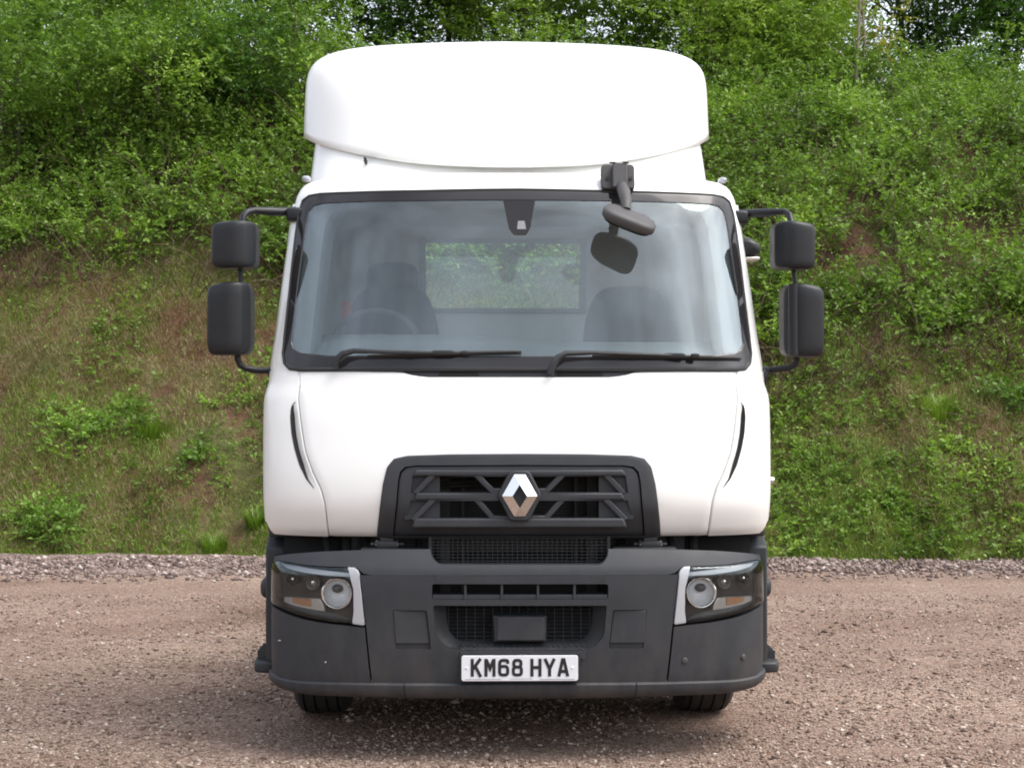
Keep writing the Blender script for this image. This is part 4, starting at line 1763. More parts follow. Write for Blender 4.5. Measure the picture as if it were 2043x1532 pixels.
# steps, wheel arches -----------------------------------------------------------
for sgn in (-1, 1):
    t = MB()
    pr = [(0.46, 0.36), (0.46, 0.93), (0.56, 0.985), (1.05, 1.0), (1.75, 1.0), (1.78, 0.78), (1.72, 0.62)]
    arch = [(1.30 + 0.56 * math.cos(R(a_)), 0.475 + 0.56 * math.sin(R(a_))) for a_ in range(15, 176, 10)]
    poly = pr[:5] + [(1.86, 0.62)] + arch + [(0.74, 0.36)]
    vs_in = [(sgn * 1.10, y, z) for y, z in poly]
    vs_out = [(sgn * 1.192, y, z) for y, z in poly]
    n_ = len(poly)
    t.add(vs_in + vs_out, [tuple(range(n_)), tuple(range(n_, 2 * n_))] + [(i, (i + 1) % n_, n_ + (i + 1) % n_, n_ + i) for i in range(n_)])
    so = t.build('step_panel', 'plastic', truck, bevel=0.012)
    t = MB()
    t.box(sgn * 1.08, sgn * 1.17, 0.40, 0.75, 0.985, 1.05)
    t.build('arch_liner', 'plastic', so, bevel=0.01)
    px_, py_ = (527, 1172) if sgn < 0 else (1527, 1170)
    c_ = at(px_, py_, 0.6)
    t = MB()
    t.pillow((sgn * 1.19, 0.62, c_[1]), (0.045, 0.07, 0.05), 0.7)
    t.build('side_reflector_mount', 'plastic_dk', so)
    c_ = at(530 if sgn < 0 else 1531, 1318, 0.62)
    t = MB()
    t.pillow((sgn * 1.185, 0.62, c_[1]), (0.065, 0.2, 0.032), 0.4)
    for i in range(5):
        t.box(sgn * 1.12, sgn * 1.235, 0.50 + i * 0.05, 0.515 + i * 0.05, c_[1] + 0.028, c_[1] + 0.07)
    t.build('entry_step', 'plastic_dk', so)

# wheels, axles, chassis ------------------------------------------------------------


def wheel_mesh(w, r):
    hw = w / 2
    tp = [(-hw + 0.03, r * 0.60), (-hw + 0.005, r * 0.66), (-hw, r * 0.80), (-hw + 0.008, r * 0.93), (-hw + 0.03, r * 0.985)]
    groove = []
    for gx in (-0.085, -0.030, 0.030, 0.085):
        groove += [(gx - 0.006, r), (gx - 0.005, r - 0.012), (gx + 0.005, r - 0.012), (gx + 0.006, r)]
    tp += groove
    tp += [(hw - 0.03, r * 0.985), (hw - 0.008, r * 0.93), (hw, r * 0.80), (hw - 0.005, r * 0.66), (hw - 0.03, r * 0.60)]
    return tp


def wheel(x, y, r=0.475, w=0.285, face=1):
    t = MB()
    t.lathe(wheel_mesh(w, r), 'x', (x, y, r), 72)
    wo_ = t.build('wheel', 'tyre', truck, angle=30)
    t = MB()
    hw = w / 2
    t.lathe([(face * (hw - 0.03), r * 0.61), (face * (hw - 0.04), r * 0.56), (face * (hw - 0.10), r * 0.50), (face * (hw - 0.09), r * 0.25), (face * (hw + 0.01), r * 0.22), (face * (hw + 0.01), 0.001)], 'x', (x, y, r), 40)
    t.lathe([(-face * (hw - 0.03), r * 0.61), (-face * (hw - 0.10), r * 0.5), (-face * 0.02, 0.001)], 'x', (x, y, r), 40)
    t.build('rim', 'silver', wo_)


for sgn in (-1, 1):
    wheel(sgn * 0.985, 1.32, face=sgn)
    wheel(sgn * 1.00, 5.0, face=sgn)
    wheel(sgn * 0.70, 5.0, face=sgn)
t = MB()
t.tube([(-0.9, 1.34, 0.45), (-0.55, 1.34, 0.38), (0.55, 1.34, 0.38), (0.9, 1.34, 0.45)], 0.06, 12)
t.tube([(-0.95, 5.0, 0.475), (0.95, 5.0, 0.475)], 0.085, 12)
t.pillow((0, 5.0, 0.475), (0.2, 0.22, 0.2), 0.8)
t.build('axle', 'steel', truck)
for sgn in (-1, 1):
    t = MB()
    t.box(sgn * 0.76, sgn * 1.16, 2.02, 2.04, 0.16, 0.95)
    t.build('mud_flap', 'rubber', truck)
t = MB()
for sgn in (-1, 1):
    t.box(sgn * 0.38, sgn * 0.46, 0.5, 6.4, 0.72, 0.95)
for y in (0.6, 2.4, 3.8, 5.6, 6.3):
    t.box(-0.38, 0.38, y, y + 0.08, 0.75, 0.92)
t.box(-0.45, 0.45, 0.55, 1.9, 0.42, 1.08)
t.build('chassis_frame', 'steel', truck)
t = MB()
t.pillow((0, 1.3, 0.62), (0.62, 1.05, 0.34), 0.3)
t.build('underbody_light_block', 'black', truck)  # unseen body added under the cab to block light and darken the ground
t = MB()
t.pillow((0, 3.3, 0.62), (0.55, 1.0, 0.30), 0.3)
t.build('rear_light_block', 'black', truck)  # second added body further back, keeps light from coming through underneath
for sgn in (-1, 1):
    t = MB()
    t.pillow((sgn * 0.86, 2.9, 0.66), (0.27, 0.72, 0.34), 0.3)
    t.build('fuel_tank' if sgn < 0 else 'battery_box', 'plastic_dk', truck)
    t = MB()
    lo = []
    for a_ in range(-10, 191, 12):
        y, z = 5.0 + 0.56 * math.cos(R(a_)), 0.49 + 0.56 * math.sin(R(a_))
        lo.append([(sgn * 0.54, y, z), (sgn * 1.16, y, z), (sgn * 1.16, y + 0.012 * math.cos(R(a_)), z + 0.012 * math.sin(R(a_))), (sgn * 0.54, y + 0.012 * math.cos(R(a_)), z + 0.012 * math.sin(R(a_)))])
    t.loft(lo)
    t.build('mudguard', 'plastic_dk', truck)


# ------------------------------------------------------------------ ground and bank
rng = np.random.default_rng(11)


def vnoise(x, y, f, seed=0):
    """smooth value noise in numpy, about -1..1"""
    x = np.asarray(x, float) * f + seed * 17.31
    y = np.asarray(y, float) * f + seed * 5.77
    xi, yi = np.floor(x), np.floor(y)
    fx, fy = x - xi, y - yi
    fx, fy = fx * fx * (3 - 2 * fx), fy * fy * (3 - 2 * fy)

    def h(a, b):
        v = np.sin(a * 127.1 + b * 311.7) * 43758.5453
        return (v - np.floor(v)) * 2 - 1
    return (h(xi, yi) * (1 - fx) + h(xi + 1, yi) * fx) * (1 - fy) + (h(xi, yi + 1) * (1 - fx) + h(xi + 1, yi + 1) * fx) * fy


def bank_base(x):
    return 16.50 - 0.07 * x + 0.22 * vnoise(x, 0 * x, 0.8, 3) + 0.15 * vnoise(x, 0 * x, 2.6, 5) + 0.06 * vnoise(x, 0 * x, 9.0, 6)


def bank_z(x, d):
    t = d - bank_base(x)
    z = 0.75 * 0.5 * (t + np.sqrt(t * t + 0.12)) - 0.13
    top = 5.75 + 0.25 * vnoise(x, d, 0.25, 2)
    z = np.where(t < -0.4, -0.25, z)
    z = top - np.logaddexp(0, (top - z) * 4) / 4 + 0.05 * np.maximum(0, d - 26)
    z = z + np.clip(t, 0, 1) * (0.14 * vnoise(x, d, 0.7, 7) + 0.06 * vnoise(x, d, 2.3, 9) + 0.02 * vnoise(x, d, 7, 1))
    return z


def np_mesh(name, verts, quads, mat, parent=None, smooth=False):
    me = bpy.data.meshes.new(name)
    verts = np.ascontiguousarray(verts, np.float32)
    quads = np.ascontiguousarray(quads, np.int32)
    k = quads.shape[1]
    me.vertices.add(len(verts))
    me.vertices.foreach_set('co', verts.ravel())
    me.loops.add(quads.size)
    me.loops.foreach_set('vertex_index', quads.ravel())
    me.polygons.add(len(quads))
    me.polygons.foreach_set('loop_start', np.arange(0, quads.size, k, dtype=np.int32))
    me.update(calc_edges=True)
    me.validate()
    me.materials.append(mat)
    if smooth:
        me.shade_smooth()
    o = bpy.data.objects.new(name, me)
    col.objects.link(o)
    if parent:
        o.parent = parent
    return o


def grid_mesh(name, xs, ys, zf, mat):
    X, Y = np.meshgrid(xs, ys)
    Z = zf(X, Y)
    v = np.stack([X, Y, Z], -1).reshape(-1, 3)
    nx, ny = len(xs), len(ys)
    i = np.arange(nx - 1)[None, :] + np.arange(ny - 1)[:, None] * nx
    q = np.stack([i, i + 1, i + nx + 1, i + nx], -1).reshape(-1, 4)
    return np_mesh(name, v, q, mat, smooth=True)


def gravel_mat(name, cols, s1, patch, bumpk=1.0, base_mix=0.35):
    m, nt, p, ln = new_mat(name)
    tc = node(nt, 'ShaderNodeTexCoord')
    v1 = node(nt, 'ShaderNodeTexVoronoi', Scale=s1, Randomness=1.0)
    v2 = node(nt, 'ShaderNodeTexVoronoi', Scale=s1 * 2.3, Randomness=1.0)
    warp = node(nt, 'ShaderNodeTexNoise', Scale=s1 * 0.8, Detail=2.0)
    wadd = node(nt, 'ShaderNodeMix', data_type='RGBA', blend_type='ADD')
    wadd.inputs[0].default_value = 0.012
    ln(tc.outputs['Object'], wadd.inputs[6])
    ln(tc.outputs['Object'], warp.inputs['Vector'])
    ln(warp.outputs['Color'], wadd.inputs[7])
    for v in (v1, v2):
        ln(wadd.outputs[2], v.inputs['Vector'])
    r1 = ramp(nt, cols)
    s1_ = node(nt, 'ShaderNodeSeparateColor')
    ln(v1.outputs['Color'], s1_.inputs[0])
    ln(s1_.outputs[0], r1.inputs[0])
    r2 = ramp(nt, cols)
    s2_ = node(nt, 'ShaderNodeSeparateColor')
    ln(v2.outputs['Color'], s2_.inputs[0])
    ln(s2_.outputs[1], r2.inputs[0])
    mx = node(nt, 'ShaderNodeMix', data_type='RGBA')
    nmix = node(nt, 'ShaderNodeTexNoise', Scale=s1 * 0.35, Detail=3.0)
    ln(tc.outputs['Object'], nmix.inputs['Vector'])
    rm = ramp(nt, [(0.42, (0, 0, 0)), (0.58, (1, 1, 1))])
    ln(nmix.outputs['Fac'], rm.inputs[0])
    ln(rm.outputs[0], mx.inputs[0])
    ln(r1.outputs[0], mx.inputs[6])
    ln(r2.outputs[0], mx.inputs[7])
    # broad darker and lighter patches
    n3 = node(nt, 'ShaderNodeTexNoise', Scale=0.55, Detail=5.0, Roughness=0.6)
    mp = node(nt, 'ShaderNodeMapping')
    mp.inputs['Scale'].default_value = (0.6, 1.15, 1)
    ln(tc.outputs['Object'], mp.inputs[0])
    ln(mp.outputs[0], n3.inputs['Vector'])
    r3 = ramp(nt, patch)
    ln(n3.outputs['Fac'], r3.inputs[0])
    mul = node(nt, 'ShaderNodeMix', data_type='RGBA', blend_type='MULTIPLY')
    mul.inputs[0].default_value = 1.0
    ln(mx.outputs[2], mul.inputs[6])
    ln(r3.outputs[0], mul.inputs[7])
    ln(mul.outputs[2], p.inputs['Base Color'])
    p.inputs['Roughness'].default_value = 0.9
    p.inputs['Specular IOR Level'].default_value = 0.25
    b = node(nt, 'ShaderNodeBump', Strength=0.9, Distance=0.012 * bumpk, invert=True)
    ln(v1.outputs['Distance'], b.inputs['Height'])
    b2 = node(nt, 'ShaderNodeBump', Strength=0.7, Distance=0.006 * bumpk, invert=True)
    ln(v2.outputs['Distance'], b2.inputs['Height'])
    ln(b.outputs[0], b2.inputs['Normal'])
    ln(b2.outputs[0], p.inputs['Normal'])
    return m


GC = [(0.0, (0.078, 0.051, 0.041)), (0.25, (0.165, 0.110, 0.086)), (0.5, (0.245, 0.172, 0.133)), (0.75, (0.34, 0.256, 0.20)), (0.95, (0.42, 0.345, 0.29)), (1.0, (0.54, 0.48, 0.42))]
M['gravel'] = gravel_mat('red_brown_gravel', GC, 62, [(0.30, (0.62, 0.53, 0.48)), (0.46, (0.86, 0.80, 0.77)), (0.56, (1.0, 0.97, 0.95)), (0.72, (1.2, 1.17, 1.12))])
VC = [(0.0, (0.070, 0.050, 0.044)), (0.3, (0.145, 0.103, 0.088)), (0.6, (0.22, 0.162, 0.140)), (0.92, (0.30, 0.238, 0.21)), (1.0, (0.48, 0.42, 0.38))]
M['verge'] = gravel_mat('loose_grey_gravel', VC, 30, [(0.3, (0.8, 0.78, 0.77)), (0.7, (1.08, 1.06, 1.05))], 1.6)


def stone_mat(name, cols):
    m, nt, p, ln = new_mat(name)
    g = node(nt, 'ShaderNodeNewGeometry')
    r = ramp(nt, cols)
    ln(g.outputs['Random Per Island'], r.inputs[0])
    ln(r.outputs[0], p.inputs['Base Color'])
    p.inputs['Roughness'].default_value = 0.85
    p.inputs['Specular IOR Level'].default_value = 0.25
    return m


M['stones_red'] = stone_mat('gravel_stones', GC)
M['stones_grey'] = stone_mat('verge_stones', VC)


def soil_mat():
    m, nt, p, ln = new_mat('red_soil')
    tc = node(nt, 'ShaderNodeTexCoord')
    n1 = node(nt, 'ShaderNodeTexNoise', Scale=1.1, Detail=8.0, Roughness=0.65)
    n2 = node(nt, 'ShaderNodeTexNoise', Scale=22.0, Detail=5.0, Roughness=0.7)
    ln(tc.outputs['Object'], n1.inputs['Vector'])
    ln(tc.outputs['Object'], n2.inputs['Vector'])
    r1 = ramp(nt, [(0.34, (0.095, 0.046, 0.031)), (0.46, (0.105, 0.064, 0.038)), (0.54, (0.10, 0.088, 0.037)), (0.68, (0.07, 0.09, 0.026))])
    r2 = ramp(nt, [(0.3, (0.55, 0.55, 0.55)), (0.7, (1.35, 1.3, 1.25))])
    ln(n1.outputs['Fac'], r1.inputs[0])
    ln(n2.outputs['Fac'], r2.inputs[0])
    mx = node(nt, 'ShaderNodeMix', data_type='RGBA', blend_type='MULTIPLY')
    mx.inputs[0].default_value = 1
    ln(r1.outputs[0], mx.inputs[6])
    ln(r2.outputs[0], mx.inputs[7])
    ln(mx.outputs[2], p.inputs['Base Color'])
    p.inputs['Roughness'].default_value = 0.95
    p.inputs['Specular IOR Level'].default_value = 0.15
    b = node(nt, 'ShaderNodeBump', Strength=0.8, Distance=0.04)
    ln(n2.outputs['Fac'], b.inputs['Height'])
    ln(b.outputs[0], p.inputs['Normal'])
    return m


M['soil'] = soil_mat()


def leaf_mat(name, cols, trans=0.35, patch_scale=0.9, rough=0.5, spec=0.35):
    m, nt, p, ln = new_mat(name)
    g = node(nt, 'ShaderNodeNewGeometry')
    oi = node(nt, 'ShaderNodeObjectInfo')
    tc = node(nt, 'ShaderNodeTexCoord')
    n1 = node(nt, 'ShaderNodeTexNoise', Scale=patch_scale, Detail=3.0)
    ln(g.outputs['Position'], n1.inputs['Vector'])
    a1 = node(nt, 'ShaderNodeMath', operation='MULTIPLY_ADD')
    a1.inputs[1].default_value = 0.5
    ln(g.outputs['Random Per Island'], a1.inputs[0])
    s1 = node(nt, 'ShaderNodeMapRange')
    s1.inputs['From Min'].default_value = 0.3
    s1.inputs['From Max'].default_value = 0.7
    s1.inputs['To Min'].default_value = -0.05
    s1.inputs['To Max'].default_value = 0.45
    ln(n1.outputs['Fac'], s1.inputs['Value'])
    ln(s1.outputs[0], a1.inputs[2])
    r = ramp(nt, cols)
    ln(a1.outputs[0], r.inputs[0])
    ln(r.outputs[0], p.inputs['Base Color'])
    p.inputs['Roughness'].default_value = rough
    p.inputs['Specular IOR Level'].default_value = spec
    tr = node(nt, 'ShaderNodeBsdfTranslucent')
    br = node(nt, 'ShaderNodeMix', data_type='RGBA', blend_type='MULTIPLY')
    br.inputs[0].default_value = 1
    br.inputs[7].default_value = (1.3, 1.45, 0.75, 1)
    ln(r.outputs[0], br.inputs[6])
    ln(br.outputs[2], tr.inputs['Color'])
    mx = node(nt, 'ShaderNodeMixShader')
    mx.inputs[0].default_value = trans
    ln(p.outputs[0], mx.inputs[1])
    ln(tr.outputs[0], mx.inputs[2])
    ln(mx.outputs[0], nt.nodes['Material Output'].inputs[0])
    return m


def gcol(k, r=1.0, g=1.0, b=1.0):
    return (0.152 * k * r, 0.255 * k * g, 0.038 * k * b)


M['leaf_mid'] = leaf_mat('leaves_mid_green', [(0, gcol(0.45, 0.8)), (0.4, gcol(0.8)), (0.75, gcol(1.15)), (1, gcol(1.6, 1.1))])
M['leaf_bright'] = leaf_mat('leaves_bright_green', [(0, gcol(0.6, 0.95)), (0.4, gcol(1.1, 1.1)), (0.75, gcol(1.5, 1.15)), (1, gcol(2.0, 1.25))])
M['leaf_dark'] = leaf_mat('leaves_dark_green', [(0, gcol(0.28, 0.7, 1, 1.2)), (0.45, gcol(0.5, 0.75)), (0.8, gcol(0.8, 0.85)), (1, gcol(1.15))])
M['leaf_russet'] = leaf_mat('leaves_young_russet', [(0, gcol(0.7, 1.2)), (0.4, gcol(1.0, 1.6, 0.95)), (0.75, (0.20, 0.15, 0.035)), (1, (0.24, 0.12, 0.04))])
M['leaf_bramble'] = leaf_mat('leaves_bramble', [(0, gcol(0.4, 0.95)), (0.35, gcol(0.75, 1.0)), (0.7, gcol(1.15, 1.05)), (0.93, gcol(1.65, 1.2)), (1, (0.17, 0.12, 0.05))])
M['grass_green'] = leaf_mat('grass_blades_green', [(0, (0.115, 0.155, 0.028)), (0.5, (0.175, 0.23, 0.042)), (1, (0.25, 0.31, 0.07))], 0.3, 1.4)
M['grass_dry'] = leaf_mat('grass_blades_dry', [(0, (0.13, 0.09, 0.042)), (0.4, (0.195, 0.15, 0.07)), (0.75, (0.25, 0.215, 0.10)), (1, (0.36, 0.31, 0.18))], 0.2, 1.4)
M['grass_lush'] = leaf_mat('grass_blades_lush', [(0, (0.085, 0.14, 0.016)), (0.5, (0.14, 0.23, 0.022)), (1, (0.21, 0.31, 0.035))], 0.3, 1.4)
M['bark'] = simple('bark', (0.085, 0.066, 0.05), 0.9, noise_amt=0.45, noise_scale=14)
M['bark_pale'] = simple('pale_bark', (0.25, 0.21, 0.16), 0.85, noise_amt=0.3, noise_scale=12)
M['cane'] = stone_mat('dead_canes', [(0, (0.055, 0.034, 0.025)), (0.6, (0.105, 0.068, 0.047)), (0.92, (0.16, 0.115, 0.08)), (1, (0.24, 0.19, 0.14))])

ground = grid_mesh('gravel_yard', np.array([-300, -60, -20, 0, 20, 60, 300.]), np.array([-300, -60, -10, 0, 10, 20, 60, 300.]), lambda x, y: 0 * x, M['gravel'])
tag(ground, kind='structure')
xs = np.linspace(-14, 14, 141)
vx = np.linspace(0, 1, 12)
Xv, Tv = np.meshgrid(xs, vx)
ed = 15.45 + 0.03 * Xv + 0.22 * vnoise(Xv, Xv * 0, 0.8, 21) + 0.10 * vnoise(Xv, Xv * 0, 3.0, 22)
Yv = ed + (18.2 - ed) * Tv
Zv = 0.004 + 0.035 * np.sin(np.clip(Tv * 2.2, 0, PI)) ** 0.7 * (Tv > 0) + 0.012 * vnoise(Xv, Yv, 3.0, 8) * (Tv > 0.05)
v = np.stack([Xv, Yv, np.maximum(Zv, 0.004)], -1).reshape(-1, 3)
i_ = np.arange(140)[None, :] + np.arange(11)[:, None] * 141
verge = np_mesh('gravel_verge', v, np.stack([i_, i_ + 1, i_ + 142, i_ + 141], -1).reshape(-1, 4), M['verge'], smooth=True)
tag(verge, kind='structure')
bank = grid_mesh('bank', np.concatenate([np.linspace(-60, -13, 40), np.linspace(-12.8, 12.8, 200), np.linspace(13, 60, 40)]), np.concatenate([np.linspace(15.5, 28, 150), np.linspace(29, 80, 30)]), bank_z, M['soil'])
tag(bank, kind='structure')


def nrm(a):
    return a / np.maximum(np.linalg.norm(a, axis=-1, keepdims=True), 1e-9)


# loose stones ---------------------------------------------------------
def stones(name, P, size, mat):
    """flattened, irregular eight-sided stones"""
    n = len(P)
    base = np.array([(1, 0, 0), (0, 1, 0), (-1, 0, 0), (0, -1, 0), (0, 0, 1), (0, 0, -1)], float)
    fac = np.array([(0, 1, 4), (1, 2, 4), (2, 3, 4), (3, 0, 4), (1, 0, 5), (2, 1, 5), (3, 2, 5), (0, 3, 5)])
    V = base[None] * rng.uniform(0.6, 1.3, (n, 6, 1)) + rng.normal(0, 0.18, (n, 6, 3))
    V = V * np.stack([rng.uniform(0.7, 1.3, n), rng.uniform(0.6, 1.1, n), rng.uniform(0.4, 0.75, n)], -1)[:, None] * size[:, None, None]
    a = rng.uniform(0, 2 * PI, n)
    c_, s_ = np.cos(a)[:, None], np.sin(a)[:, None]
    V = np.stack([V[..., 0] * c_ - V[..., 1] * s_, V[..., 0] * s_ + V[..., 1] * c_, V[..., 2]], -1) + P[:, None]
    F = (fac[None] + (np.arange(n) * 6)[:, None, None]).reshape(-1, 3)
    return np_mesh(name, V.reshape(-1, 3), F, mat)


n = 62000
d = 5.2 + 8.5 * rng.random(n) ** 1.7
x = (rng.random(n) - 0.5) * 0.68 * d
keep = vnoise(x, d, 1.3, 31) + vnoise(x, d, 5, 32) * 0.6 > -0.75
x, d = x[keep], d[keep]
sz = rng.gamma(4.0, 0.0015, len(x)) + 0.002 + np.where(rng.random(len(x)) < 0.05, rng.uniform(0.003, 0.012, len(x)), 0)
tag(stones('loose_gravel', np.stack([x, d, sz * 0.2], -1), sz, M['stones_red']), kind='stuff', label='small red brown stones lying over the yard in front of the lorry')
n = 15000
x = rng.uniform(-8, 8, n)
d = 15.4 + 0.03 * x + np.where(rng.random(n) < 0.25, rng.normal(0, 0.35, n), rng.random(n) * 1.35)
sz = rng.gamma(4.0, 0.0042, n) + 0.004
z = 0.006 + 0.03 * np.clip((d - 15.4) * 2, 0, 1)
tag(stones('verge_stones', np.stack([x, d, z], -1), sz, M['stones_grey']), kind='stuff', label='coarse grey and white stones along the foot of the grass bank')


# leaves ----------------------------------------------------------------
def leaf_quads(B, D, Nn, Ln, wid):
    S = nrm(np.cross(D, Nn))
    Nn = nrm(np.cross(S, D))
    Ln = Ln[:, None]
    W = wid * Ln
    v0 = B
    v1 = B + D * Ln * 0.45 + S * W * 0.5 + Nn * Ln * 0.07
    v2 = B + D * Ln - Nn * Ln * 0.12
    v3 = B + D * Ln * 0.45 - S * W * 0.5 + Nn * Ln * 0.07
    V = np.stack([v0, v1, v2, v3], 1).reshape(-1, 3)
    return V


def shoots(O, D, length, nleaf, leaf, droop=0.25, wid=0.62, spread=1.0, g=None):
    """leafy shoots: leaves set alternately along a drooping twig; returns leaf vertices"""
    g = g or rng
    m = len(O)
    D = nrm(D)
    t = (np.arange(nleaf)[None] + g.random((m, nleaf)) * 0.8) / nleaf
    length = np.broadcast_to(length, (m,))[:, None]
    P = O[:, None] + D[:, None] * (t * length)[..., None]
    P[..., 2] -= droop * length * t * t
    side = nrm(np.cross(D, np.array([0, 0, 1.0]) + g.normal(0, 0.35, (m, 3))))[:, None]
    sg = np.where(np.arange(nleaf) % 2 == 0, 1.0, -1.0)[None, :, None]
    LD = nrm(side * sg * spread + D[:, None] * (0.35 + 0.7 * t[..., None]) + g.normal(0, 0.35, (m, nleaf, 3)) + np.array([0, 0, -0.12]))
    LN = nrm(np.array([0, -0.15, 0.9]) + g.normal(0, 0.5, (m, nleaf, 3)))
    LL = leaf * g.uniform(0.55, 1.2, (m, nleaf)) * g.uniform(0.65, 1.4, (m, 1))
    return leaf_quads(P.reshape(-1, 3), LD.reshape(-1, 3), LN.reshape(-1, 3), LL.reshape(-1), wid)


def quads_for(V):
    return np.arange(len(V), dtype=np.int32).reshape(-1, 4)


def sphere_dirs(n, g, up=0.0, toward=None):
    d = nrm(g.normal(0, 1, (n, 3)) + np.array([0, 0, up]))
    return d


def lobe_shoots(C, Rr, per, nleaf, leaf, length, g, up=0.35, squash=0.8, shell=0.55, front=0.0):
    """shoots growing outward from the shells of many lobes"""
    k = len(C)
    d = nrm(g.normal(0, 1, (k, per, 3)) + np.array([0, -front, up]))
    r = Rr[:, None, None] * (shell + (1 - shell) * g.random((k, per, 1)))
    O = C[:, None] + d * r * np.array([1, 1, squash])
    D = nrm(d * 0.8 + np.array([0, -0.1, 0.35]) + g.normal(0, 0.45, (k, per, 3)))
    return shoots(O.reshape(-1, 3), D.reshape(-1, 3), g.uniform(0.6, 1.3, k * per) * length, nleaf, leaf, g=g)


def tubes_np(paths, r0, r1, sides=4):
    """many thin tubes: paths (n, k, 3)"""
    n_, k, _ = paths.shape
    T = nrm(np.gradient(paths, axis=1))
    A = nrm(np.cross(T, np.array([0.3, 0.2, 0.93])))
    B = np.cross(T, A)
    ang = np.arange(sides) * 2 * PI / sides
    rr = (r0[:, None] + (r1 - r0)[:, None] * np.linspace(0, 1, k)[None])[..., None, None]
    V = paths[:, :, None] + (A[:, :, None] * np.cos(ang)[None, None, :, None] + B[:, :, None] * np.sin(ang)[None, None, :, None]) * rr
    idx = np.arange(n_ * k * sides).reshape(n_, k, sides)
    q = np.stack([idx[:, :-1], np.roll(idx[:, :-1], -1, 2), np.roll(idx[:, 1:], -1, 2), idx[:, 1:]], -1).reshape(-1, 4)
    return V.reshape(-1, 3), q


def px_x(px, d):
    return (px - 1021.5) / FPX * d


def bz(x, d):
    return float(bank_z(np.array([x]), np.array([d]))[0])


# bramble thicket over the upper bank -------------------------------------
def thicket_start(x):
    return np.interp(x, [-12, -5, -3.2, -1.5, 1.0, 2.5, 3.3, 5, 7, 12], [21.7, 21.4, 21.2, 20.5, 20.1, 19.3, 18.9, 19.2, 19.4, 19.4])


nl = 2250
lx = rng.uniform(-12, 12, nl)
t_ = rng.random(nl)
ls = thicket_start(lx) + 0.4 * vnoise(lx, lx * 0, 0.8, 41)
ld = ls + 0.2 + (26.6 - ls) * t_ ** 0.9
lr = rng.uniform(0.2, 0.55, nl) * (0.7 + 0.5 * np.clip((ld - ls) / 2, 0, 1))
C = np.stack([lx, ld, bank_z(lx, ld) + lr * (0.45 + np.where(ld > 24.6, rng.random(nl) ** 3 * 1.3, 0))], -1)
V = lobe_shoots(C, lr, 33, 9, 0.056, 0.25, rng, up=0.5, front=0.5)
tag(np_mesh('bramble_thicket', V, quads_for(V), M['leaf_bramble']), kind='stuff', label='mass of green bramble leaves covering the upper half of the bank')
n = 2600
x = rng.uniform(-8, 8, n)
s0 = thicket_start(x)
d = s0 - 0.35 + 5.2 * rng.random(n) ** 1.4
P0_ = np.stack([x, d, bank_z(x, d) + 0.5 * rng.random(n) * np.clip(d - s0, 0, 1)], -1)
az = rng.uniform(0, 2 * PI, n)
dirv = np.stack([np.cos(az) * 0.8, np.sin(az) * 0.5 - 0.35, rng.uniform(0.5, 1.6, n)], -1)
ln_ = rng.uniform(0.3, 1.1, n)
tt = np.linspace(0, 1, 7)[None, :, None]
dr_ = rng.uniform(0.0, 0.75, (n, 1, 1)) ** 1.5
paths = P0_[:, None] + nrm(dirv)[:, None] * ln_[:, None, None] * tt + np.array([0, -0.2, -1.0]) * dr_ * ln_[:, None, None] * tt ** 2.2 + np.cumsum(rng.normal(0, 0.022, (n, 7, 3)), 1) * (tt > 0)
V, q = tubes_np(paths, rng.uniform(0.003, 0.008, n), rng.uniform(0.0015, 0.003, n))
tag(np_mesh('bramble_canes', V, q, M['cane'], smooth=True), kind='stuff', label='tangle of brown bramble canes and dead stems under the leaves')

# grass over the lower bank --------------------------------------------------


BARE = [(-3.4, 18.3, 0.55, 0.28), (-2.9, 18.75, 0.35, 0.22), (-3.0, 17.95, 0.45, 0.16), (-2.75, 19.6, 0.35, 0.2)]


def bare(x_, d_):
    return sum(1.5 * np.exp(-((x_ - a) / ra) ** 2 - ((d_ - b_) / rb) ** 2) for a, b_, ra, rb in BARE)


def blades(name, x, d, h, w, mat, lean=0.5, label=None):
    n_ = len(x)
    z = bank_z(x, d)
    B = np.stack([x, d, z - 0.01], -1)
    az_ = rng.uniform(0, 2 * PI, n_)
    fl = np.stack([np.cos(az_), np.sin(az_) * 0.6 - 0.25, 0 * az_], -1)
    S = nrm(np.stack([np.cos(az_ + 1.57 + rng.normal(0, 0.5, n_)), 0.4 * np.sin(az_ + 1.57), 0 * az_], -1))
    h = h[:, None]
    le = rng.uniform(0.1, 1.0, (n_, 1)) * lean
    up = np.array([0, 0, 1.0])
    m1 = B + up * h * 0.6 + fl * h * le * 0.45
    tip = B + up * h * (1 - 0.45 * le) + fl * h * le * 1.15
    W = S * w
    V_ = np.stack([B - W / 2, B + W / 2, m1 + W * 0.38, m1 - W * 0.38, m1 - W * 0.38, m1 + W * 0.38, tip + W * 0.06, tip - W * 0.06], 1)
    # share the middle pair so that a blade is one island
    V6 = V_[:, [0, 1, 2, 3, 6, 7]].reshape(-1, 3)
    b_ = np.arange(n_)[:, None] * 6
    Q = np.concatenate([b_ + np.array([[0, 1, 2, 3]]), b_ + np.array([[3, 2, 4, 5]])], 1).reshape(-1, 4)
    o_ = np_mesh(name, V6, Q, mat)
    return tag(o_, kind='stuff', label=label)


def bank_pts(n_, power=1.0, xlim=9.0):
    x_ = rng.uniform(-xlim, xlim, n_)
    s_ = thicket_start(x_)
    b_ = bank_base(x_)
    d_ = b_ + 0.05 + (s_ + 1.0 - b_) * rng.random(n_) ** power
    return x_, d_


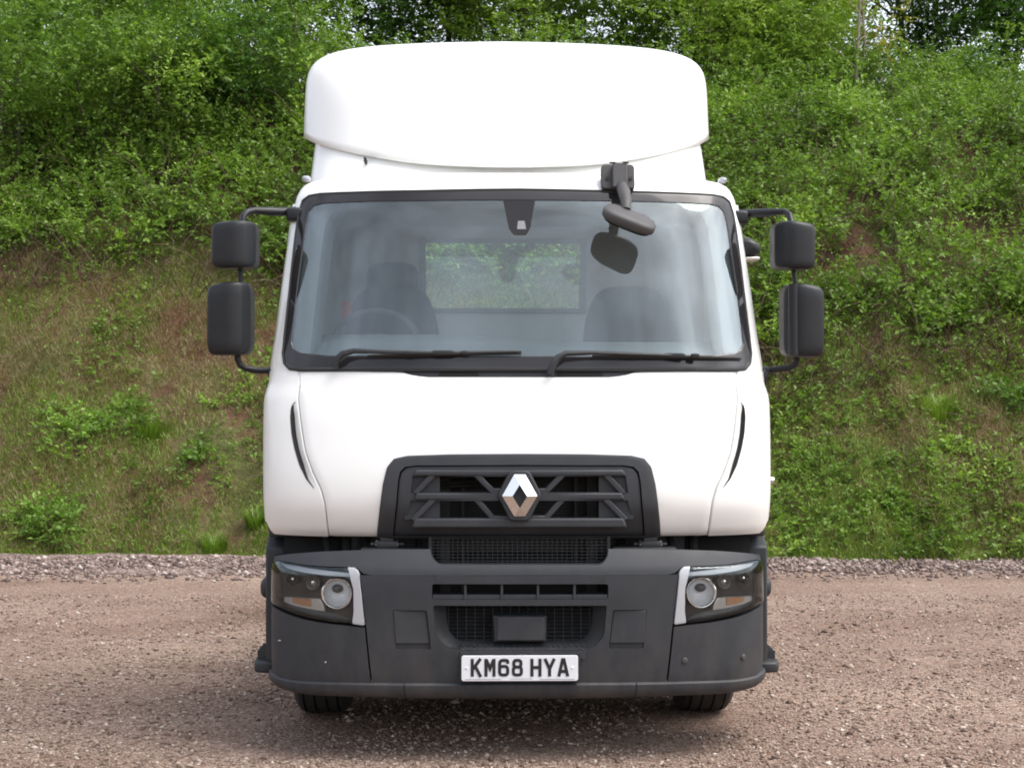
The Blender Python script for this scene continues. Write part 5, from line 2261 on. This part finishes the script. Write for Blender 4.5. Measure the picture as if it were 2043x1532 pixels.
x, d = bank_pts(225000)
dens = vnoise(x, d, 1.2, 51) + 0.7 * vnoise(x, d, 4, 52) + 0.25 + 0.2 * x / 5 + rng.normal(0, 0.3, len(x))
k = dens - bare(x, d) > -0.15
x, d = x[k], d[k]
blades('grass', x, d, (rng.gamma(5, 0.009, len(x)) + 0.02) * (1 + 0.5 * vnoise(x, d, 1.1, 71)), 0.009, M['grass_green'], 1.1, 'short olive green grass growing on the lower bank')
x, d = bank_pts(200000, 0.85)
dens = vnoise(x, d, 0.8, 55) + 0.6 * vnoise(x, d, 3, 56) - 0.25 * x / 5 + 0.25 + rng.normal(0, 0.3, len(x))
k = dens - bare(x, d) > -0.1
x, d = x[k], d[k]
blades('dry_grass', x, d, (rng.gamma(5, 0.012, len(x)) + 0.02) * (1 + 0.6 * vnoise(x, d, 0.9, 72)), 0.007, M['grass_dry'], 1.7, 'dead straw coloured grass lying matted on the bank')
n = 70000
x = rng.uniform(-7.5, 7.5, n)
b = bank_base(x)
d = b - 0.12 + 1.4 * rng.random(n) ** 1.6 - 0.45 * (vnoise(x, x * 0, 2.1, 81) > 0.25) * rng.random(n) ** 3
k = vnoise(x, d, 1.7, 58) + rng.normal(0, 0.4, n) + 0.5 - (d - b) * 0.6 > 0
x, d = x[k], d[k]
blades('verge_grass', x, d, rng.gamma(4, 0.009, len(x)) + 0.015, 0.009, M['grass_lush'], 0.9, 'bright green strip of short grass at the foot of the bank')
# low broad leaved weeds
x, d = bank_pts(25000)
dens = 0.9 * vnoise(x, d, 1.0, 61) + 0.7 * vnoise(x, d, 3.2, 62) + 0.13 * x + rng.normal(0, 0.4, len(x))
k = dens > 0.1
x, d = x[k], d[k]
O = np.stack([x, d, bank_z(x, d) + 0.02], -1)
D = nrm(np.stack([rng.normal(0, 0.6, len(x)), rng.normal(-0.4, 0.5, len(x)), rng.uniform(0.4, 1.2, len(x))], -1))
V = shoots(O, D, rng.uniform(0.06, 0.26, len(x)), 8, 0.042, 0.3)
tag(np_mesh('weeds', V, quads_for(V), M['leaf_bramble']), kind='stuff', label='low broad leaved weeds scattered through the bank grass')
# twigs and dead stems on the grass
n = 420
x, d = bank_pts(n)
P0_ = np.stack([x, d, bank_z(x, d) + 0.015], -1)
az = rng.uniform(0, 2 * PI, n)
dirv = np.stack([np.cos(az), np.sin(az) * 0.4, np.sin(az) * 0.3 + rng.uniform(0.0, 0.7, n)], -1)
ln_ = rng.uniform(0.12, 0.6, n)
tt = np.linspace(0, 1, 5)[None, :, None]
paths = P0_[:, None] + dirv[:, None] * ln_[:, None, None] * tt + np.array([0, -0.1, -0.25]) * ln_[:, None, None] * tt ** 2
V, q = tubes_np(paths, rng.uniform(0.003, 0.007, n), rng.uniform(0.001, 0.003, n))
tag(np_mesh('dead_twigs', V, q, M['cane'], smooth=True), kind='stuff', label='dry twigs lying on the grass of the bank')


# leafy clumps one can point to ------------------------------------------------
def px_bank(px, py):
    """where the sight line of a pixel meets the bank"""
    lo, hi = 15.0, 34.0
    for dd in np.linspace(16, 33, 700):
        x_ = px_x(px, dd)
        z_ = CAMZ + dd * (789 - py) / FPX
        if bz(x_, dd) >= z_:
            return x_, dd, bz(x_, dd)
    return px_x(px, 25), 25, bz(px_x(px, 25), 25)


def clump(name, px, py, wpx, hpx, label, mat, cat, blade=False, leaf=0.05, seed=0):
    g = np.random.default_rng(100 + seed)
    x_, d_, z_ = px_bank(px, py + hpx / 2)
    sc_ = d_ / FPX
    w_, h_ = wpx * sc_, hpx * sc_ * (0.8 if blade else 0.62)
    o_ = None
    if blade:
        n_ = int(260 * max(1, w_ * 2.5))
        az_ = g.uniform(0, 2 * PI, n_)
        rr = np.sqrt(g.random(n_)) * w_ * 0.35
        B = np.stack([np.cos(az_) * rr, np.sin(az_) * rr * 0.7, 0.75 * np.sin(az_) * rr * 0.7 - 0.02], -1)
        fl = nrm(np.stack([np.cos(az_), np.sin(az_) * 0.6, 0 * az_], -1) + g.normal(0, 0.3, (n_, 3)) * np.array([1, 1, 0]))
        hh = g.uniform(0.5, 1.1, (n_, 1)) * h_
        S = nrm(np.cross(fl, np.array([0, 0, 1.0]))) * 0.009
        m1 = B + np.array([0, 0, 1]) * hh * 0.65 + fl * hh * 0.22
        tp = B + np.array([0, 0, 1]) * hh * 0.85 + fl * hh * 0.6
        V_ = np.stack([B - S / 2, B + S / 2, m1 + S * 0.4, m1 - S * 0.4, tp + S * 0.05, tp - S * 0.05], 1).reshape(-1, 3)
        b_ = np.arange(n_)[:, None] * 6
        Q = np.concatenate([b_ + np.array([[0, 1, 2, 3]]), b_ + np.array([[3, 2, 4, 5]])], 1).reshape(-1, 4)
    else:
        n_ = max(24, int(40 * w_ * h_ / 0.12))
        az_ = g.uniform(0, 2 * PI, n_)
        rr = np.sqrt(g.random(n_)) * w_ * 0.5 * (0.6 + 0.4 * np.sin(az_ * 3 + seed))
        O_ = np.stack([np.cos(az_) * rr, np.sin(az_) * rr * 0.6, 0.75 * np.sin(az_) * rr * 0.6 + g.random(n_) * h_ * 0.35], -1)
        D_ = nrm(np.stack([np.cos(az_) * 0.6, np.sin(az_) * 0.6 - 0.3, g.uniform(0.3, 1.1, n_)], -1) + g.normal(0, 0.3, (n_, 3)))
        V_ = shoots(O_, D_, g.uniform(0.4, 0.8, n_) * h_, 9, leaf, 0.35, g=g)
        Q = quads_for(V_)
    o_ = np_mesh(name, V_, Q, M[mat])
    o_.location = (x_, d_, z_)
    return tag(o_, label, cat)


clump('weed_clump', 165, 815, 260, 110, 'widest dark green weed clump, half way up the bank at left', 'leaf_mid', 'weed', seed=1)
clump('weed_clump', 262, 780, 110, 90, 'upright leafy weed beside the wide dark green clump, at its right', 'leaf_bramble', 'weed', seed=2)
clump('weed_clump', 385, 885, 90, 80, 'small leafy weed on bare red soil left of the lorry door', 'leaf_bramble', 'weed', seed=3)
clump('weed_clump', 90, 985, 220, 150, 'tall leafy weed patch low on the bank at the far left edge', 'leaf_mid', 'weed', seed=4)
clump('grass_tuft', 300, 845, 80, 60, 'green grass tuft just below the bare red soil patch', 'grass_lush', 'grass tuft', True, seed=5)
clump('grass_tuft', 428, 1076, 70, 40, 'bright green grass tuft right at the gravel edge left of the lorry', 'grass_lush', 'grass tuft', True, seed=6)
clump('grass_tuft', 512, 1025, 55, 50, 'bright green grass tuft close against the left front corner of the lorry', 'grass_lush', 'grass tuft', True, seed=7)
clump('grass_tuft', 1870, 800, 100, 60, 'large soft grass tuft below the brambles at right', 'grass_lush', 'grass tuft', True, seed=8)
clump('weed_clump', 1660, 545, 130, 110, 'bramble clump just beyond the right wing mirrors', 'leaf_bright', 'weed', seed=9)
clump('weed_clump', 1885, 865, 100, 70, 'fresh green weed clump in the middle of the right bank', 'leaf_bright', 'weed', seed=10)
clump('weed_clump', 1770, 985, 110, 60, 'low weed clump above brown soil near the foot of the right bank', 'leaf_bramble', 'weed', seed=11)
clump('weed_clump', 2010, 740, 110, 130, 'tall grey green weed at the right edge of the picture', 'leaf_mid', 'weed', seed=12)


# shrubs and trees ---------------------------------------------------------------
def woody(name, label, cat, px, d, kind, seed, group=None):
    g = np.random.default_rng(seed)
    x = px_x(px, d)
    root = empty(name, (x, d, bz(x, d) - 0.08))
    tag(root, label, cat, group)
    k = dict(kind)
    H, Rc, nlobe = k['h'], k['r'], k['lobes']
    # trunk and limbs
    mb = MB()
    stems = k.get('stems', 1)
    tips = []
    for s_ in range(stems):
        a_ = g.uniform(0, 2 * PI)
        ln = k.get('lean', 0.15) * g.uniform(0.4, 1.2)
        pts, p = [], Vector((math.cos(a_) * 0.08 * (stems > 1), math.sin(a_) * 0.08 * (stems > 1), 0))
        nseg = 9
        for i in range(nseg + 1):
            pts.append(p.copy())
            p = p + Vector((math.cos(a_) * ln + g.normal(0, 0.05), math.sin(a_) * ln + g.normal(0, 0.05), 1.0)) * (H * 0.85 / nseg)
        r0 = k['trunk'] * g.uniform(0.7, 1.0)
        mb.tube(pts, [r0 * (1.25 if i == 0 else 1) * (1 - 0.85 * i / nseg) for i in range(nseg + 1)], 8)
        for b_ in range(k.get('limbs', 7)):
            i0 = int(g.integers(2, nseg))
            a2, up = g.uniform(0, 2 * PI), g.uniform(0.25, 0.9)
            le = Rc * g.uniform(0.5, 1.0)
            q = pts[i0]
            dv = Vector((math.cos(a2), math.sin(a2), up)).normalized()
            lp = [q + dv * le * t_ + Vector((0, 0, -0.12 * le * t_ * t_)) + Vector(tuple(g.normal(0, 0.03, 3))) * (t_ > 0) for t_ in (0, 0.33, 0.66, 1)]
            rr = r0 * (1 - 0.85 * i0 / nseg) * 0.5
            mb.tube(lp, [rr, rr * 0.75, rr * 0.5, rr * 0.2], 6)
            tips.append(lp[2])
            tips.append(lp[3])
    mb.build('trunk', k.get('bark', 'bark'), root, fix=False)
    # crown lobes: at limb tips and filling an ellipsoid
    zc, hz_ = k.get('zc', 0.55) * H, k.get('hz', 0.5) * H
    e = nrm(g.normal(0, 1, (nlobe, 3))) * (g.random((nlobe, 1)) ** 0.45)
    C_ = e * np.array([Rc, Rc, hz_]) + np.array([0, 0, zc])
    if tips:
        tp = np.array([tuple(t_) for t_ in tips])
        sel = g.integers(0, len(tp), nlobe // 3)
        C_[: len(sel)] = tp[sel] + g.normal(0, 0.12, (len(sel), 3))
    Rr = g.uniform(0.5, 1.2, nlobe) * k['lobe_r']
    V_ = lobe_shoots(C_, Rr, k['per'], k.get('nleaf', 9), k['leaf'], k['shoot'], g, up=0.25, squash=0.75, shell=0.35)
    np_mesh('crown', V_, quads_for(V_), M[k['mat']], root)
    return root


SHR = dict(h=2.6, r=1.15, lobes=46, lobe_r=0.34, per=27, leaf=0.062, shoot=0.30, trunk=0.03, stems=5, limbs=4, lean=0.3, zc=0.58, hz=0.44, mat='leaf_mid')
TR = dict(h=6.5, r=1.9, lobes=120, lobe_r=0.42, per=22, leaf=0.085, shoot=0.38, trunk=0.08, stems=1, limbs=12, zc=0.37, hz=0.38, mat='leaf_mid')


def K(base, **kw):
    k = dict(base)
    k.update(kw)
    return k


g1, g2 = 'shrubs on the upper bank', 'trees along the top of the bank'
woody('shrub', 'bushy green shrub at the left edge of the bank, over brown stems', 'shrub', 30, 23.3, K(SHR, h=2.9, r=1.25), 1, g1)
woody('shrub', 'rounded mid green shrub, second from the left on the bank', 'shrub', 190, 23.5, K(SHR, h=2.5), 2, g1)
woody('shrub', 'brighter yellow green shrub, third from the left on the bank', 'shrub', 330, 23.4, K(SHR, h=2.3, mat='leaf_bramble'), 3, g1)
woody('shrub', 'dark green shrub above the upper left wing mirror', 'shrub', 455, 23.9, K(SHR, h=2.0, r=1.0, mat='leaf_dark'), 4, g1)
woody('shrub', 'thin shrub with bare stems close beside the roof deflector', 'shrub', 570, 24.2, K(SHR, h=2.2, r=0.9, lobes=26, mat='leaf_bramble'), 5, g1)
woody('shrub', 'tall leafy shrub behind the second shrub on the left bank', 'shrub', 120, 25.0, K(SHR, h=3.4, r=1.4, lobes=60), 6, g1)
woody('shrub', 'tall yellow green shrub at upper left with sky showing over it', 'shrub', 370, 25.2, K(SHR, h=3.0, r=1.3, lobes=54, mat='leaf_bramble'), 7, g1)
woody('shrub', 'bright green shrub against the right side of the roof deflector', 'shrub', 1450, 25.6, K(SHR, h=2.6, r=1.1, mat='leaf_bright', lobes=50), 8, g1)
woody('shrub', 'bright green shrub in front of the brightest tree, right of the deflector', 'shrub', 1560, 25.9, K(SHR, h=2.5, r=1.1, mat='leaf_bright', lobes=48), 9, g1)
woody('shrub', 'low mid green shrub left of the foot of the pale sapling', 'shrub', 1650, 25.7, K(SHR, h=1.3, r=0.8, mat='leaf_bramble', lobes=26), 10, g1)
woody('shrub', 'low dark green shrub under the dark tree right of the sapling', 'shrub', 1880, 26.2, K(SHR, h=1.2, r=1.0, mat='leaf_dark', lobes=30), 11, g1)
woody('tree', 'leafy tree filling the top left corner', 'tree', 40, 28.0, K(TR, mat='leaf_bramble', lobes=170), 21, g2)
woody('tree', 'bushy green tree, second from the left along the top', 'tree', 235, 27.6, K(TR, r=1.8, lobes=170), 22, g2)
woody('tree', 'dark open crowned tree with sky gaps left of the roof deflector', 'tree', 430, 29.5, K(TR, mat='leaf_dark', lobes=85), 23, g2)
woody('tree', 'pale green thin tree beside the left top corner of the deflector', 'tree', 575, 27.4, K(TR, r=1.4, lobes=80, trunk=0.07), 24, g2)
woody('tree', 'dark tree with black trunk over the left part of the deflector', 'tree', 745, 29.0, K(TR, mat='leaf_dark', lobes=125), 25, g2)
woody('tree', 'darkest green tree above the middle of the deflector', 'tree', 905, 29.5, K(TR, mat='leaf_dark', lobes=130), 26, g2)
woody('tree', 'light green tree with pale trunk above the deflector', 'tree', 1050, 28.0, K(TR, mat='leaf_bright', lobes=115, bark='bark_pale'), 27, g2)
woody('tree', 'mid green tree over the right part of the deflector', 'tree', 1215, 28.4, K(TR, lobes=140), 28, g2)
woody('tree', 'green tree beside the right top corner of the deflector', 'tree', 1370, 27.4, K(TR, mat='leaf_bright', lobes=120, r=1.6), 29, g2)
woody('tree', 'brightest green dense tree right of the roof deflector', 'tree', 1520, 27.2, K(TR, mat='leaf_bright', lobes=150, r=1.6), 30, g2)
woody('tree', 'bright green tree left of the pale bare sapling', 'tree', 1625, 28.2, K(TR, mat='leaf_bright', lobes=105, r=1.5), 31, g2)
woody('sapling', 'thin sapling with pale forked trunk and sparse russet young leaves', 'sapling', 1712, 25.1, dict(h=4.4, r=0.8, lobes=20, lobe_r=0.26, per=11, leaf=0.06, shoot=0.25, trunk=0.045, stems=2, limbs=8, lean=0.14, zc=0.55, hz=0.42, mat='leaf_russet', bark='bark_pale'), 32)
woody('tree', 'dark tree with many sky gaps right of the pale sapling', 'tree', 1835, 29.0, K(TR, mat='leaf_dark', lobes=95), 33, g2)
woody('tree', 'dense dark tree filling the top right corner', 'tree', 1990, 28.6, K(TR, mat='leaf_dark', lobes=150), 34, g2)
